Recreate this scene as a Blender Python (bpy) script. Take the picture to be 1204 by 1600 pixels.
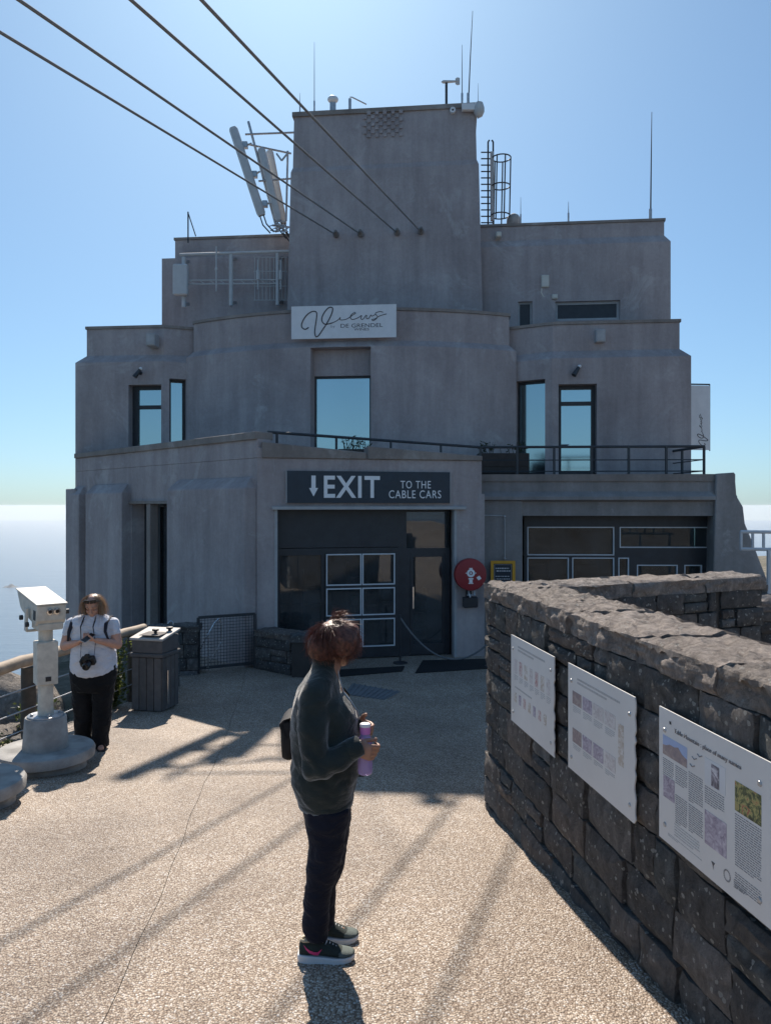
import bpy, bmesh, math, random
from mathutils import Vector, Matrix, noise, Quaternion
# ------------------------------------------------------------------ camera, sky, sun, exposure
scene = bpy.context.scene
for o in list(bpy.data.objects): bpy.data.objects.remove(o)
COL = scene.collection
F, CX, EY, CZ = 1220.0, 602.0, 790.0, 1.774      # focal length in photo pixels, optical axis, eye height
cam_d = bpy.data.cameras.new('camera'); cam = bpy.data.objects.new('camera', cam_d); COL.objects.link(cam)
cam.location = (0, 0, CZ); cam.rotation_euler = (math.radians(90), 0, 0)
cam_d.sensor_width = 36; cam_d.lens = 36*F/1600; cam_d.shift_y = -10/1600
cam_d.clip_start = 0.05; cam_d.clip_end = 400000
scene.camera = cam
scene.render.resolution_x, scene.render.resolution_y = 770, 1024
SUN_AZ, SUN_EL = math.radians(-7.0), math.radians(42)
world = bpy.data.worlds.new('World'); scene.world = world; world.use_nodes = True
wn = world.node_tree.nodes; wl = world.node_tree.links
sky = wn.new('ShaderNodeTexSky'); sky.sky_type = 'NISHITA'; sky.sun_disc = False
sky.sun_elevation = SUN_EL; sky.sun_rotation = SUN_AZ; sky.altitude = 1060
sky.air_density = 1.0; sky.dust_density = 1.8; sky.ozone_density = 2.2
tint = wn.new('ShaderNodeMix'); tint.data_type = 'RGBA'; tint.blend_type = 'MULTIPLY'; tint.inputs[0].default_value = 1.0; tint.inputs[7].default_value = (0.82, 1.17, 1.44, 1)   # white balance of the sky as the phone shows it
gam = wn.new('ShaderNodeGamma'); gam.inputs[1].default_value = 0.68; wl.new(sky.outputs[0], gam.inputs[0]); wl.new(gam.outputs[0], tint.inputs[6]); wl.new(tint.outputs[2], wn['Background'].inputs[0]); wn['Background'].inputs[1].default_value = 0.10
sun_d = bpy.data.lights.new('sun', 'SUN'); sun_d.energy = 5.0; sun_d.angle = math.radians(0.53); sun_d.color = (1.0, 0.9, 0.79)
sun = bpy.data.objects.new('sun', sun_d); COL.objects.link(sun)
SDIR = Vector((math.sin(SUN_AZ)*math.cos(SUN_EL), math.cos(SUN_AZ)*math.cos(SUN_EL), math.sin(SUN_EL)))
sun.rotation_euler = SDIR.to_track_quat('Z', 'Y').to_euler(); sun.location = (-5, 10, 30)
scene.view_settings.view_transform = 'Standard'; scene.view_settings.look = 'None'
scene.view_settings.exposure = 0.62; scene.view_settings.gamma = 1.0
scene.view_settings.use_curve_mapping = False

# ------------------------------------------------------------------ helpers
def P(px, py, Y): return Vector(((px-CX)/F*Y, Y, CZ+(EY-py)/F*Y))
def zat(py, Y): return CZ+(EY-py)/F*Y
def PT(px, D0, k=0.1):
    t = (px-CX)/F; Y = D0/(1+k*t); return (t*Y, Y)
def hit(px, A, B):
    t = (px-CX)/F; dx, dy = B[0]-A[0], B[1]-A[1]
    s = (t*A[1]-A[0])/(dx-t*dy); return (A[0]+s*dx, A[1]+s*dy)
def ground(y):
    if y < 8.8: return -0.0995*y
    if y < 12.0: u = y-8.8; return -0.0995*8.8-0.0995*(u-u*u/6.4)
    return -0.0995*8.8-0.0995*1.6
GZ = ground(20)
def fbm(p, o=4): return noise.fractal(Vector(p), 1.0, 2.0, o)

class MB:
    def __init__(s): s.v, s.f = [], []
    def add(s, vs, fs):
        n = len(s.v); s.v += [tuple(v) for v in vs]; s.f += [tuple(i+n for i in f) for f in fs]; return s
    def bx(s, x0, x1, y0, y1, z0, z1, M=None):
        vs = [Vector((x, y, z)) for z in (z0, z1) for x, y in ((x0, y0), (x1, y0), (x1, y1), (x0, y1))]
        if M: vs = [M @ v for v in vs]
        return s.add(vs, [(3, 2, 1, 0), (4, 5, 6, 7), (0, 1, 5, 4), (1, 2, 6, 5), (2, 3, 7, 6), (3, 0, 4, 7)])
    def prism(s, plan, z0, z1):
        n = len(plan); za = z0 if isinstance(z0, (list, tuple)) else [z0]*n; zb = z1 if isinstance(z1, (list, tuple)) else [z1]*n
        vs = [(p[0], p[1], za[i]) for i, p in enumerate(plan)]+[(p[0], p[1], zb[i]) for i, p in enumerate(plan)]
        return s.add(vs, [tuple(range(n-1, -1, -1)), tuple(range(n, 2*n))]+[(i, (i+1) % n, n+(i+1) % n, n+i) for i in range(n)])
    def loft(s, rings, caps=True, closed=True):
        m = len(rings[0]); vs = [v for r in rings for v in r]; fs = []
        for k in range(len(rings)-1):
            for i in range(m if closed else m-1):
                j = (i+1) % m; fs.append((k*m+i, k*m+j, (k+1)*m+j, (k+1)*m+i))
        if caps: fs.append(tuple(range(m-1, -1, -1))); b = (len(rings)-1)*m; fs.append(tuple(range(b, b+m)))
        return s.add(vs, fs)
    def tube(s, pts, r, n=8, caps=True, flat=1.0):
        pts = [Vector(p) for p in pts]; R = r if isinstance(r, (list, tuple)) else [r]*len(pts)
        rings = []; up = None
        for i, p in enumerate(pts):
            t = (pts[min(i+1, len(pts)-1)]-pts[max(i-1, 0)])
            t = t.normalized() if t.length > 1e-9 else Vector((0, 0, 1))
            if up is None:
                up = Vector((0, 0, 1)) if abs(t.z) < 0.9 else Vector((1, 0, 0))
            a = t.cross(up).normalized(); b = a.cross(t).normalized(); up = b
            rings.append([p+(a*math.cos(2*math.pi*k/n)+b*flat*math.sin(2*math.pi*k/n))*R[i] for k in range(n)])
        return s.loft(rings, caps)
    def lathe(s, prof, c=(0, 0, 0), n=24, M=None):
        rings = [[Vector((c[0]+r*math.cos(2*math.pi*k/n), c[1]+r*math.sin(2*math.pi*k/n), c[2]+z)) for k in range(n)] for r, z in prof]
        if M: rings = [[M @ v for v in r] for r in rings]
        return s.loft(rings)
    def ell(s, c, rx, ry, rz, n=16, m=10, M=None):
        c = Vector(c); rings = []
        for k in range(1, m):
            a = math.pi*k/m; z = -math.cos(a); q = math.sin(a)
            ring = [Vector((rx*q*math.cos(2*math.pi*i/n), ry*q*math.sin(2*math.pi*i/n), rz*z)) for i in range(n)]
            rings.append([c+(M @ v if M else v) for v in ring])
        return s.loft(rings)
    def bar(s, a, b, w, h=None, up=(0, 0, 1)):
        a, b = Vector(a), Vector(b); h = h or w; t = (b-a).normalized(); up = Vector(up)
        if abs(t.dot(up)) > 0.98: up = Vector((0, 1, 0))
        x = t.cross(up).normalized()*w/2; y = x.cross(t).normalized()*h/2
        return s.loft([[p-x-y, p+x-y, p+x+y, p-x+y] for p in (a, b)])
    def cap(s, a, b, ra, rb, n=14):
        a, b = Vector(a), Vector(b); t = (b-a).normalized(); pts, rs = [], []
        for k in range(5): q = k/4*math.pi/2; pts.append(a-t*ra*math.cos(q)); rs.append(max(ra*math.sin(q), ra*.05))
        for k in range(5): q = k/4*math.pi/2; pts.append(b+t*rb*math.sin(q)); rs.append(max(rb*math.cos(q), rb*.05))
        return s.tube(pts, rs, n)
    def xf(s, M): s.v = [tuple(M @ Vector(v)) for v in s.v]; return s

def tag(o, label=None, cat=None, group=None, kind=None):
    if label: o['label'] = label
    if cat: o['category'] = cat
    if group: o['group'] = group
    if kind: o['kind'] = kind
    return o
def adopt(o, parent):
    o.parent = parent
    m = parent.get('_m'); M = Matrix.Translation(Vector(m)) if m else Matrix.Identity(4)
    o.matrix_parent_inverse = M.inverted()
def obj(name, mb, mat, parent=None, label=None, cat=None, group=None, kind=None, smooth=None, bev=0, fix=True):
    me = bpy.data.meshes.new(name); me.from_pydata(mb.v, [], mb.f)
    if fix:
        bm = bmesh.new(); bm.from_mesh(me); bmesh.ops.recalc_face_normals(bm, faces=bm.faces); bm.to_mesh(me); bm.free()
    me.materials.append(M[mat] if isinstance(mat, str) else mat)
    o = bpy.data.objects.new(name, me); COL.objects.link(o)
    if smooth is not None: shade(me, smooth)
    if bev:
        b = o.modifiers.new('bevel', 'BEVEL'); b.width = bev; b.segments = 1; b.limit_method = 'ANGLE'; b.angle_limit = 0.6
    if parent is not None: adopt(o, parent)
    return tag(o, label, cat, group, kind)
def shade(me, ang):
    for p in me.polygons: p.use_smooth = True
    if ang < 180: me.set_sharp_from_angle(angle=math.radians(ang))
def thing(name, loc, label, cat, group=None):
    o = bpy.data.objects.new(name, None); COL.objects.link(o); o.location = loc; o.empty_display_size = .1
    o['_m'] = [float(c) for c in loc]
    return tag(o, label, cat, group)
def text(name, body, mat, M, size, parent, align='LEFT', off=0.0, ext=0.001, sx=1.0, spacing=1.0):
    cu = bpy.data.curves.new(name, 'FONT'); cu.body = body; cu.size = size; cu.align_x = align; cu.offset = off; cu.extrude = ext; cu.space_character = spacing
    t = bpy.data.objects.new(name, cu); COL.objects.link(t)
    dg = bpy.context.evaluated_depsgraph_get(); me = bpy.data.meshes.new_from_object(t.evaluated_get(dg))
    bpy.data.objects.remove(t); me.transform(M @ Matrix.Diagonal((sx, 1, 1, 1)))
    me.materials.clear(); me.materials.append(globals()['M'][mat]); me.name = name
    o = bpy.data.objects.new(name, me); COL.objects.link(o); adopt(o, parent); return o
def frame(o, x, up):      # local x along text, y up, z toward viewer
    x = Vector(x).normalized(); up = Vector(up).normalized(); z = x.cross(up).normalized(); up = z.cross(x)
    m = Matrix((x, up, z)).transposed().to_4x4(); m.translation = Vector(o); return m
def plan_frame(A, B, z0=0.0):     # local x along A->B, y up, z toward the viewer side (right-hand of A->B is viewer when A is left)
    return frame((A[0], A[1], z0), (B[0]-A[0], B[1]-A[1], 0), (0, 0, 1))
def offset(plan, d):
    n = len(plan); out = []
    area = sum(plan[i][0]*plan[(i+1) % n][1]-plan[(i+1) % n][0]*plan[i][1] for i in range(n))
    sg = 1 if area > 0 else -1
    for i in range(n):
        a, b, c = Vector(plan[i-1]), Vector(plan[i]), Vector(plan[(i+1) % n])
        e1 = (b-a).normalized(); e2 = (c-b).normalized()
        n1 = Vector((e1.y, -e1.x))*sg; n2 = Vector((e2.y, -e2.x))*sg
        q = (n1+n2).normalized(); q = q/max(0.35, q.dot(n1)); out.append((b.x+q.x*d, b.y+q.y*d))
    return out
def facade(mb, pts, z0, z1, ops=(), t=0.25, closed=False):
    """wall sheet along pts; ops = (u0,u1,za,zb) openings in path length with reveals of depth t going to the left of the path"""
    pts = [Vector(p) for p in pts]; S = [0]
    if closed: pts = pts+[pts[0]]
    for a, b in zip(pts, pts[1:]): S.append(S[-1]+(b-a).length)
    us = sorted(set([round(s, 4) for s in S]+[round(u, 4) for o in ops for u in o[:2]])); zs = sorted(set([z0, z1]+[z for o in ops for z in o[2:4]]))
    def at(u, d=0.0):
        for i in range(len(S)-1):
            if u <= S[i+1]+1e-3 or i == len(S)-2:
                a, b = pts[i], pts[i+1]; q = (b-a)/(S[i+1]-S[i]); p = a+q*(u-S[i]); return (p.x-q.y*d, p.y+q.x*d)
    for i in range(len(us)-1):
        for j in range(len(zs)-1):
            um, zm = (us[i]+us[i+1])/2, (zs[j]+zs[j+1])/2
            if any(o[0] < um < o[1] and o[2] < zm < o[3] for o in ops): continue
            a, b = at(us[i]), at(us[i+1]); mb.add([(*a, zs[j]), (*b, zs[j]), (*b, zs[j+1]), (*a, zs[j+1])], [(0, 1, 2, 3)])
    for u0, u1, za, zb in [o[:4] for o in ops]:
        a, b, c, d = at(u0+1e-4), at(u1-1e-4), at(u1-1e-4, t), at(u0+1e-4, t)
        mb.add([(*a, za), (*b, za), (*c, za), (*d, za), (*a, zb), (*b, zb), (*c, zb), (*d, zb)], [(0, 1, 2, 3), (4, 7, 6, 5), (0, 3, 7, 4), (1, 5, 6, 2)])
    return at
def remesh(mb, voxel, smooth=6, disp=None, name='m'):
    me = bpy.data.meshes.new(name); me.from_pydata(mb.v, [], mb.f)
    bm = bmesh.new(); bm.from_mesh(me); bmesh.ops.recalc_face_normals(bm, faces=bm.faces); bm.to_mesh(me); bm.free()
    o = bpy.data.objects.new(name, me); COL.objects.link(o)
    r = o.modifiers.new('r', 'REMESH'); r.mode = 'VOXEL'; r.voxel_size = voxel
    if smooth: s = o.modifiers.new('s', 'SMOOTH'); s.factor = 0.5; s.iterations = smooth
    dg = bpy.context.evaluated_depsgraph_get(); out = bpy.data.meshes.new_from_object(o.evaluated_get(dg))
    bpy.data.objects.remove(o)
    if disp:
        ns = [v.normal.copy() for v in out.vertices]
        for v, nn in zip(out.vertices, ns): v.co += nn*disp(v.co)
    out.name = name
    return out
def mobj(name, me, mat, parent=None, label=None, cat=None, group=None, kind=None, xf=None, ang=180):
    if xf: me.transform(xf)
    me.materials.clear(); me.materials.append(M[mat]); shade(me, ang)
    o = bpy.data.objects.new(name, me); COL.objects.link(o)
    if parent is not None: adopt(o, parent)
    return tag(o, label, cat, group, kind)

# ------------------------------------------------------------------ materials
M = {}
def nodes(name):
    m = bpy.data.materials.new(name); m.use_nodes = True; nt = m.node_tree
    M[name] = m; return m, nt, nt.nodes['Principled BSDF'], nt.nodes['Material Output']
def N(nt, typ, **k):
    n = nt.nodes.new(typ)
    for a, b in k.items():
        if a.startswith('i_'):
            key = a[2:]; key = int(key) if key.isdigit() else key.replace('_', ' ')
            n.inputs[key].default_value = b
        else: setattr(n, a, b)
    return n
def ramp(nt, src, stops, interp='LINEAR'):
    r = nt.nodes.new('ShaderNodeValToRGB'); r.color_ramp.interpolation = interp; e = r.color_ramp.elements
    while len(e) < len(stops): e.new(0.5)
    for el, (p, c) in zip(e, stops): el.position = p; el.color = (*c, 1) if len(c) == 3 else c
    nt.links.new(src, r.inputs[0]); return r.outputs[0]
def mix(nt, fac, a, b, mode='MIX'):
    n = nt.nodes.new('ShaderNodeMix'); n.data_type = 'RGBA'; n.blend_type = mode
    for s, v in ((0, fac), (6, a), (7, b)):
        if hasattr(v, 'is_output'): nt.links.new(v, n.inputs[s])
        else: n.inputs[s].default_value = v if s == 0 else (*v, 1)
    return n.outputs[2]
def coords(nt, scale=(1, 1, 1), kind='Object'):
    tc = nt.nodes.new('ShaderNodeTexCoord'); mp = nt.nodes.new('ShaderNodeMapping'); mp.inputs['Scale'].default_value = scale
    nt.links.new(tc.outputs[kind], mp.inputs[0]); return mp.outputs[0]
def nz(nt, co, scale, detail=5, rough=0.6, dist=0.0):
    n = N(nt, 'ShaderNodeTexNoise', i_Scale=scale, i_Detail=detail, i_Roughness=rough, i_Distortion=dist); nt.links.new(co, n.inputs['Vector']); return n.outputs[0]
def bump(nt, h, bsdf, strength=0.3, dist=0.02, prev=None):
    b = N(nt, 'ShaderNodeBump', i_Strength=strength, i_Distance=dist); nt.links.new(h, b.inputs['Height'])
    if prev: nt.links.new(prev, b.inputs['Normal'])
    nt.links.new(b.outputs[0], bsdf.inputs['Normal']); return b.outputs[0]
def simple(name, c, rough=0.6, metal=0.0, var=0.15, scale=6.0, bs=0.15, bd=0.01, bscale=60, spec=0.4, rv=0.1, objvar=0.0):
    m, nt, b, out = nodes(name); co = coords(nt)
    n1 = nz(nt, co, scale)
    lo = tuple(x*(1-var) for x in c); hi = tuple(min(1, x*(1+var)) for x in c)
    col = ramp(nt, n1, [(0.3, lo), (0.7, hi)])
    if objvar:
        oi = nt.nodes.new('ShaderNodeObjectInfo')
        col = mix(nt, 1.0, col, ramp(nt, oi.outputs['Random'], [(0, (1-objvar,)*3), (1, (1+objvar*.5,)*3)]), 'MULTIPLY')
    nt.links.new(col, b.inputs['Base Color'])
    rr = N(nt, 'ShaderNodeMapRange'); rr.inputs[3].default_value = max(0, rough-rv); rr.inputs[4].default_value = min(1, rough+rv)
    nt.links.new(n1, rr.inputs[0]); nt.links.new(rr.outputs[0], b.inputs['Roughness'])
    b.inputs['Metallic'].default_value = metal; b.inputs['Specular IOR Level'].default_value = spec
    if bs: bump(nt, nz(nt, co, bscale), b, bs, bd)
    return m
# --- plaster of the station: brown-grey roughcast with rain streaks and pale efflorescence
def plaster(name, ca, cb, pale, pale_amt=0.6):
    m, nt, b, out = nodes(name); co = coords(nt)
    big = nz(nt, co, 0.7, 6, 0.65, 0.4); fine = nz(nt, co, 14, 6, 0.75)
    col = ramp(nt, big, [(0.3, ca), (0.68, cb)])
    col = mix(nt, 0.25, col, ramp(nt, fine, [(0.3, (0.55,)*3), (0.7, (1.25,)*3)]), 'MULTIPLY')
    st = nz(nt, coords(nt, (2.2, 2.2, 0.25)), 1.2, 6, 0.65)
    col = mix(nt, 0.42, col, ramp(nt, st, [(0.36, (0.6,)*3), (0.62, (1.1,)*3)]), 'MULTIPLY')
    pm = ramp(nt, nz(nt, co, 0.85, 7, 0.72, 1.2), [(0.57, (0,)*3), (0.72, (pale_amt,)*3)])
    col = mix(nt, pm, col, pale)
    nt.links.new(col, b.inputs['Base Color']); b.inputs['Roughness'].default_value = 0.92; b.inputs['Specular IOR Level'].default_value = 0.2
    p = bump(nt, nz(nt, co, 5, 4), b, 0.35, 0.03); bump(nt, nz(nt, co, 55, 5, 0.8), b, 0.5, 0.012, p)
plaster('plaster', (0.335, 0.29, 0.283), (0.445, 0.395, 0.385), (0.6, 0.58, 0.57), 0.45)
plaster('plaster_grey', (0.24, 0.225, 0.215), (0.34, 0.32, 0.31), (0.5, 0.49, 0.48))
plaster('coping_cement', (0.22, 0.19, 0.17), (0.33, 0.29, 0.26), (0.5, 0.48, 0.45))
# --- exposed aggregate terrace
def aggregate(name):
    m, nt, b, out = nodes(name); co = coords(nt, (1, 0.72, 1))
    w = N(nt, 'ShaderNodeTexVoronoi', i_Scale=100.0, i_Randomness=1.0); nt.links.new(co, w.inputs['Vector'])
    w2 = N(nt, 'ShaderNodeTexVoronoi', i_Scale=150.0); nt.links.new(co, w2.inputs['Vector'])
    sep = nt.nodes.new('ShaderNodeSeparateColor'); nt.links.new(w.outputs['Color'], sep.inputs[0])
    peb = ramp(nt, sep.outputs[0], [(0.0, (0.285, 0.218, 0.162)), (0.3, (0.418, 0.342, 0.266)), (0.62, (0.494, 0.418, 0.332)), (0.84, (0.589, 0.522, 0.437)), (0.97, (0.684, 0.655, 0.608))])
    edge = ramp(nt, w.outputs['Distance'], [(0.38, (1, 1, 1)), (0.72, (0.42, 0.36, 0.32))])
    col = mix(nt, 1.0, peb, edge, 'MULTIPLY')
    stain = nz(nt, coords(nt), 0.55, 6, 0.65, 0.6)
    col = mix(nt, 0.8, col, ramp(nt, stain, [(0.32, (0.66, 0.63, 0.62)), (0.62, (1.08, 1.06, 1.04))]), 'MULTIPLY')
    sp_ = N(nt, 'ShaderNodeTexVoronoi', i_Scale=2.3); nt.links.new(coords(nt), sp_.inputs['Vector'])
    col = mix(nt, 0.75, col, ramp(nt, sp_.outputs['Distance'], [(0.03, (0.5, 0.48, 0.46)), (0.055, (1, 1, 1))]), 'MULTIPLY')
    col = mix(nt, 0.55, col, ramp(nt, nz(nt, coords(nt, (1, .5, 1)), 0.9, 7, 0.75, 1.0), [(0.34, (0.72, 0.7, 0.69)), (0.55, (1, 1, 1)), (0.75, (1.12, 1.1, 1.06))]), 'MULTIPLY')
    col = mix(nt, 0.5, col, ramp(nt, nz(nt, coords(nt), 3.5, 5, 0.7), [(0.3, (0.78,)*3), (0.7, (1.12,)*3)]), 'MULTIPLY')
    nt.links.new(col, b.inputs['Base Color']); b.inputs['Roughness'].default_value = 0.62; b.inputs['Specular IOR Level'].default_value = 0.35
    inv = ramp(nt, w.outputs['Distance'], [(0.0, (1,)*3), (0.8, (0,)*3)])
    p = bump(nt, inv, b, 0.8, 0.009); bump(nt, w2.outputs['Distance'], b, 0.35, 0.005, p)
aggregate('aggregate')
# --- rubble sandstone with lichen
def stone(name, cols, lich=0.75, dark=1.0):
    m, nt, b, out = nodes(name); co = coords(nt); oi = nt.nodes.new('ShaderNodeObjectInfo')
    base = ramp(nt, oi.outputs['Random'], cols)
    col = mix(nt, 0.8, base, ramp(nt, nz(nt, co, 9, 8, 0.75, 0.8), [(0.3, (0.35,)*3), (0.68, (1.5,)*3)]), 'MULTIPLY')
    col = mix(nt, 0.5, col, ramp(nt, nz(nt, coords(nt, (9, 9, 2.2)), 3, 6, 0.75), [(0.3, (0.55,)*3), (0.56, (1.0,)*3), (0.74, (1.9, 1.85, 1.75))]), 'MULTIPLY')
    v = N(nt, 'ShaderNodeTexVoronoi', i_Scale=46.0); nt.links.new(co, v.inputs['Vector'])
    sp = nt.nodes.new('ShaderNodeSeparateColor'); nt.links.new(v.outputs['Color'], sp.inputs[0])
    lt = N(nt, 'ShaderNodeMath', operation='MULTIPLY', i_1=0.55); nt.links.new(ramp(nt, sp.outputs[1], [(0.8, (0,)*3), (1, (1,)*3)]), lt.inputs[0])
    dd = N(nt, 'ShaderNodeMath', operation='ADD'); nt.links.new(v.outputs['Distance'], dd.inputs[0])
    nj = N(nt, 'ShaderNodeMath', operation='MULTIPLY_ADD', i_1=0.6, i_2=-0.3); nt.links.new(nz(nt, co, 60, 4), nj.inputs[0]); nt.links.new(nj.outputs[0], dd.inputs[1])
    ls = N(nt, 'ShaderNodeMath', operation='LESS_THAN'); nt.links.new(dd.outputs[0], ls.inputs[0]); nt.links.new(lt.outputs[0], ls.inputs[1])
    lf = N(nt, 'ShaderNodeMath', operation='MULTIPLY', i_1=lich); nt.links.new(ls.outputs[0], lf.inputs[0])
    col = mix(nt, lf.outputs[0], col, (0.48, 0.47, 0.43))
    nt.links.new(col, b.inputs['Base Color']); b.inputs['Roughness'].default_value = 0.9; b.inputs['Specular IOR Level'].default_value = 0.25
    p = bump(nt, nz(nt, co, 13, 7, 0.75, 0.6), b, 1.0, 0.06); bump(nt, nz(nt, co, 85, 5, 0.8), b, 0.8, 0.012, p)
stone('wall_stone', [(0, (0.11, 0.112, 0.112)), (0.35, (0.17, 0.153, 0.14)), (0.6, (0.135, 0.145, 0.145)), (0.8, (0.21, 0.178, 0.155)), (1, (0.22, 0.225, 0.225))])
stone('coping_stone', [(0, (0.28, 0.245, 0.215)), (0.5, (0.36, 0.31, 0.275)), (1, (0.32, 0.285, 0.26))], 0.45)
stone('rock', [(0, (0.2, 0.18, 0.16)), (0.5, (0.28, 0.25, 0.22)), (1, (0.24, 0.22, 0.2))], 0.5)
simple('mortar', (0.06, 0.055, 0.05), 0.95, bs=0.6, bscale=40)
simple('concrete', (0.33, 0.32, 0.3), 0.9, var=0.32, scale=5, bs=0.4, bscale=90)
simple('concrete_dark', (0.2, 0.19, 0.18), 0.9, var=0.2, scale=4, bs=0.3)
simple('white_panel', (0.64, 0.635, 0.62), 0.5, var=0.06, bs=0.05, scale=2.5)
simple('sign_white', (0.72, 0.72, 0.72), 0.5, var=0.05, bs=0)
simple('sign_navy', (0.018, 0.03, 0.045), 0.4, var=0.2, bs=0.05)
simple('letter_white', (0.8, 0.8, 0.8), 0.5, var=0.03, bs=0)
simple('letter_dark', (0.06, 0.06, 0.065), 0.6, var=0.05, bs=0)
simple('print_grey', (0.22, 0.22, 0.23), 0.6, var=0.3, scale=90, bs=0)
simple('print_faint', (0.43, 0.43, 0.43), 0.6, var=0.2, scale=90, bs=0)
simple('frame_dark', (0.035, 0.037, 0.042), 0.45, var=0.2, bs=0.05)
simple('bead_white', (0.62, 0.64, 0.66), 0.5, var=0.08, bs=0)
simple('jamb_grey', (0.38, 0.38, 0.38), 0.6, var=0.12, bs=0.05)
simple('cable_steel', (0.22, 0.22, 0.22), 0.85, metal=0.0, var=0.1, scale=40, bs=0.1, bscale=60, spec=0.15)
simple('galv', (0.42, 0.43, 0.44), 0.45, metal=0.7, var=0.2, scale=15, bs=0.05)
simple('antenna_grey', (0.5, 0.5, 0.49), 0.5, var=0.08, bs=0)
simple('box_cream', (0.6, 0.57, 0.5), 0.55, var=0.08, bs=0.03)
simple('rail_paint', (0.05, 0.055, 0.06), 0.5, metal=0.2, var=0.2, bs=0.05)
simple('rail_white', (0.5, 0.52, 0.54), 0.5, var=0.1, bs=0.05)
simple('scope_paint', (0.56, 0.52, 0.44), 0.5, var=0.16, scale=14, bs=0.08, spec=0.4)
simple('scope_dark', (0.03, 0.03, 0.032), 0.5, bs=0)
simple('chrome', (0.7, 0.7, 0.7), 0.2, metal=1.0, var=0.05, bs=0)
simple('red_paint', (0.28, 0.025, 0.03), 0.42, var=0.1, bs=0.04)
simple('yellow_paint', (0.72, 0.36, 0.03), 0.5, var=0.08, bs=0.02)
simple('rubber', (0.014, 0.014, 0.015), 0.85, var=0.2, bs=0.6, bscale=120)
simple('mat_grey', (0.16, 0.165, 0.17), 0.9, var=0.15, bs=0.5, bscale=100)
simple('bin_board', (0.115, 0.105, 0.1), 0.8, var=0.2, scale=9, bs=0.3, bscale=50, objvar=0.2)
simple('bin_top', (0.45, 0.42, 0.38), 0.6, var=0.12, scale=6, bs=0.1)
simple('planter_wood', (0.06, 0.05, 0.045), 0.8, var=0.25, bs=0.2)
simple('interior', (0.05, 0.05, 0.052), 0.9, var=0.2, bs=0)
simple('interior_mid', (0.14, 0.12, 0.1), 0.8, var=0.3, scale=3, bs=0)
simple('teal_cloth', (0.03, 0.11, 0.12), 0.8, var=0.3, bs=0)
simple('bag_black', (0.014, 0.014, 0.016), 0.75, var=0.3, bs=0.3, bscale=200)
simple('phone_case', (0.35, 0.36, 0.38), 0.35, var=0.1, bs=0)
simple('camera_body', (0.02, 0.02, 0.021), 0.5, var=0.2, bs=0.2, bscale=300)
simple('lens_black', (0.012, 0.012, 0.013), 0.25, var=0.1, bs=0)
simple('strap', (0.016, 0.018, 0.03), 0.8, var=0.2, bs=0.2, bscale=300)
simple('sole_white', (0.68, 0.68, 0.68), 0.6, var=0.06, bs=0.1, bscale=200)
simple('shoe_green', (0.022, 0.034, 0.03), 0.75, var=0.3, scale=30, bs=0.5, bscale=400)
simple('shoe_toe', (0.1, 0.125, 0.115), 0.75, var=0.2, scale=30, bs=0.4, bscale=400)
simple('shoe_pink', (0.75, 0.06, 0.2), 0.5, var=0.05, bs=0)
simple('shoe_lining', (0.4, 0.34, 0.24), 0.8, bs=0)
simple('sandal', (0.035, 0.03, 0.03), 0.7, bs=0.2)
simple('sea_island', (0.12, 0.13, 0.14), 0.9, bs=0)
simple('log_wood', (0.36, 0.29, 0.22), 0.75, var=0.25, scale=8, bs=0.3, bscale=30)
simple('post_wood', (0.09, 0.075, 0.06), 0.85, var=0.3, scale=8, bs=0.4, bscale=30)
def cloth(name, c, rough=0.9, wr=0.4, var=0.2, sheen=0.3, weave=500):
    m, nt, b, out = nodes(name); co = coords(nt)
    col = ramp(nt, nz(nt, co, 9, 5, 0.6), [(0.3, tuple(x*(1-var) for x in c)), (0.7, tuple(x*(1+var) for x in c))])
    nt.links.new(col, b.inputs['Base Color']); b.inputs['Roughness'].default_value = rough; b.inputs['Specular IOR Level'].default_value = 0.2
    b.inputs['Sheen Weight'].default_value = sheen; b.inputs['Sheen Roughness'].default_value = 0.4
    p = bump(nt, nz(nt, coords(nt, (1, 1, 1.7)), 9, 3, 0.5, 1.2), b, wr, 0.05); bump(nt, nz(nt, co, weave, 3), b, 0.35, 0.003, p)
cloth('jacket', (0.026, 0.034, 0.032), wr=0.25, sheen=0.55)
cloth('trousers', (0.012, 0.014, 0.024), sheen=0.1)
cloth('black_trousers', (0.010, 0.011, 0.013), sheen=0.1)
cloth('tee', (0.62, 0.64, 0.7), wr=0.6, sheen=0.1, var=0.06)
def skin(name, c):
    m, nt, b, out = nodes(name); co = coords(nt)
    nt.links.new(ramp(nt, nz(nt, co, 25, 5), [(0.3, tuple(x*.88 for x in c)), (0.7, tuple(min(1, x*1.08) for x in c))]), b.inputs['Base Color'])
    b.inputs['Roughness'].default_value = 0.5; b.inputs['Subsurface Weight'].default_value = 0.12
    b.inputs['Subsurface Radius'].default_value = (0.6, 0.22, 0.1); b.inputs['Subsurface Scale'].default_value = 0.02
    bump(nt, nz(nt, co, 220, 3), b, 0.15, 0.002)
skin('skin_tan', (0.36, 0.19, 0.125)); skin('skin_fair', (0.52, 0.29, 0.21))
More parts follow.
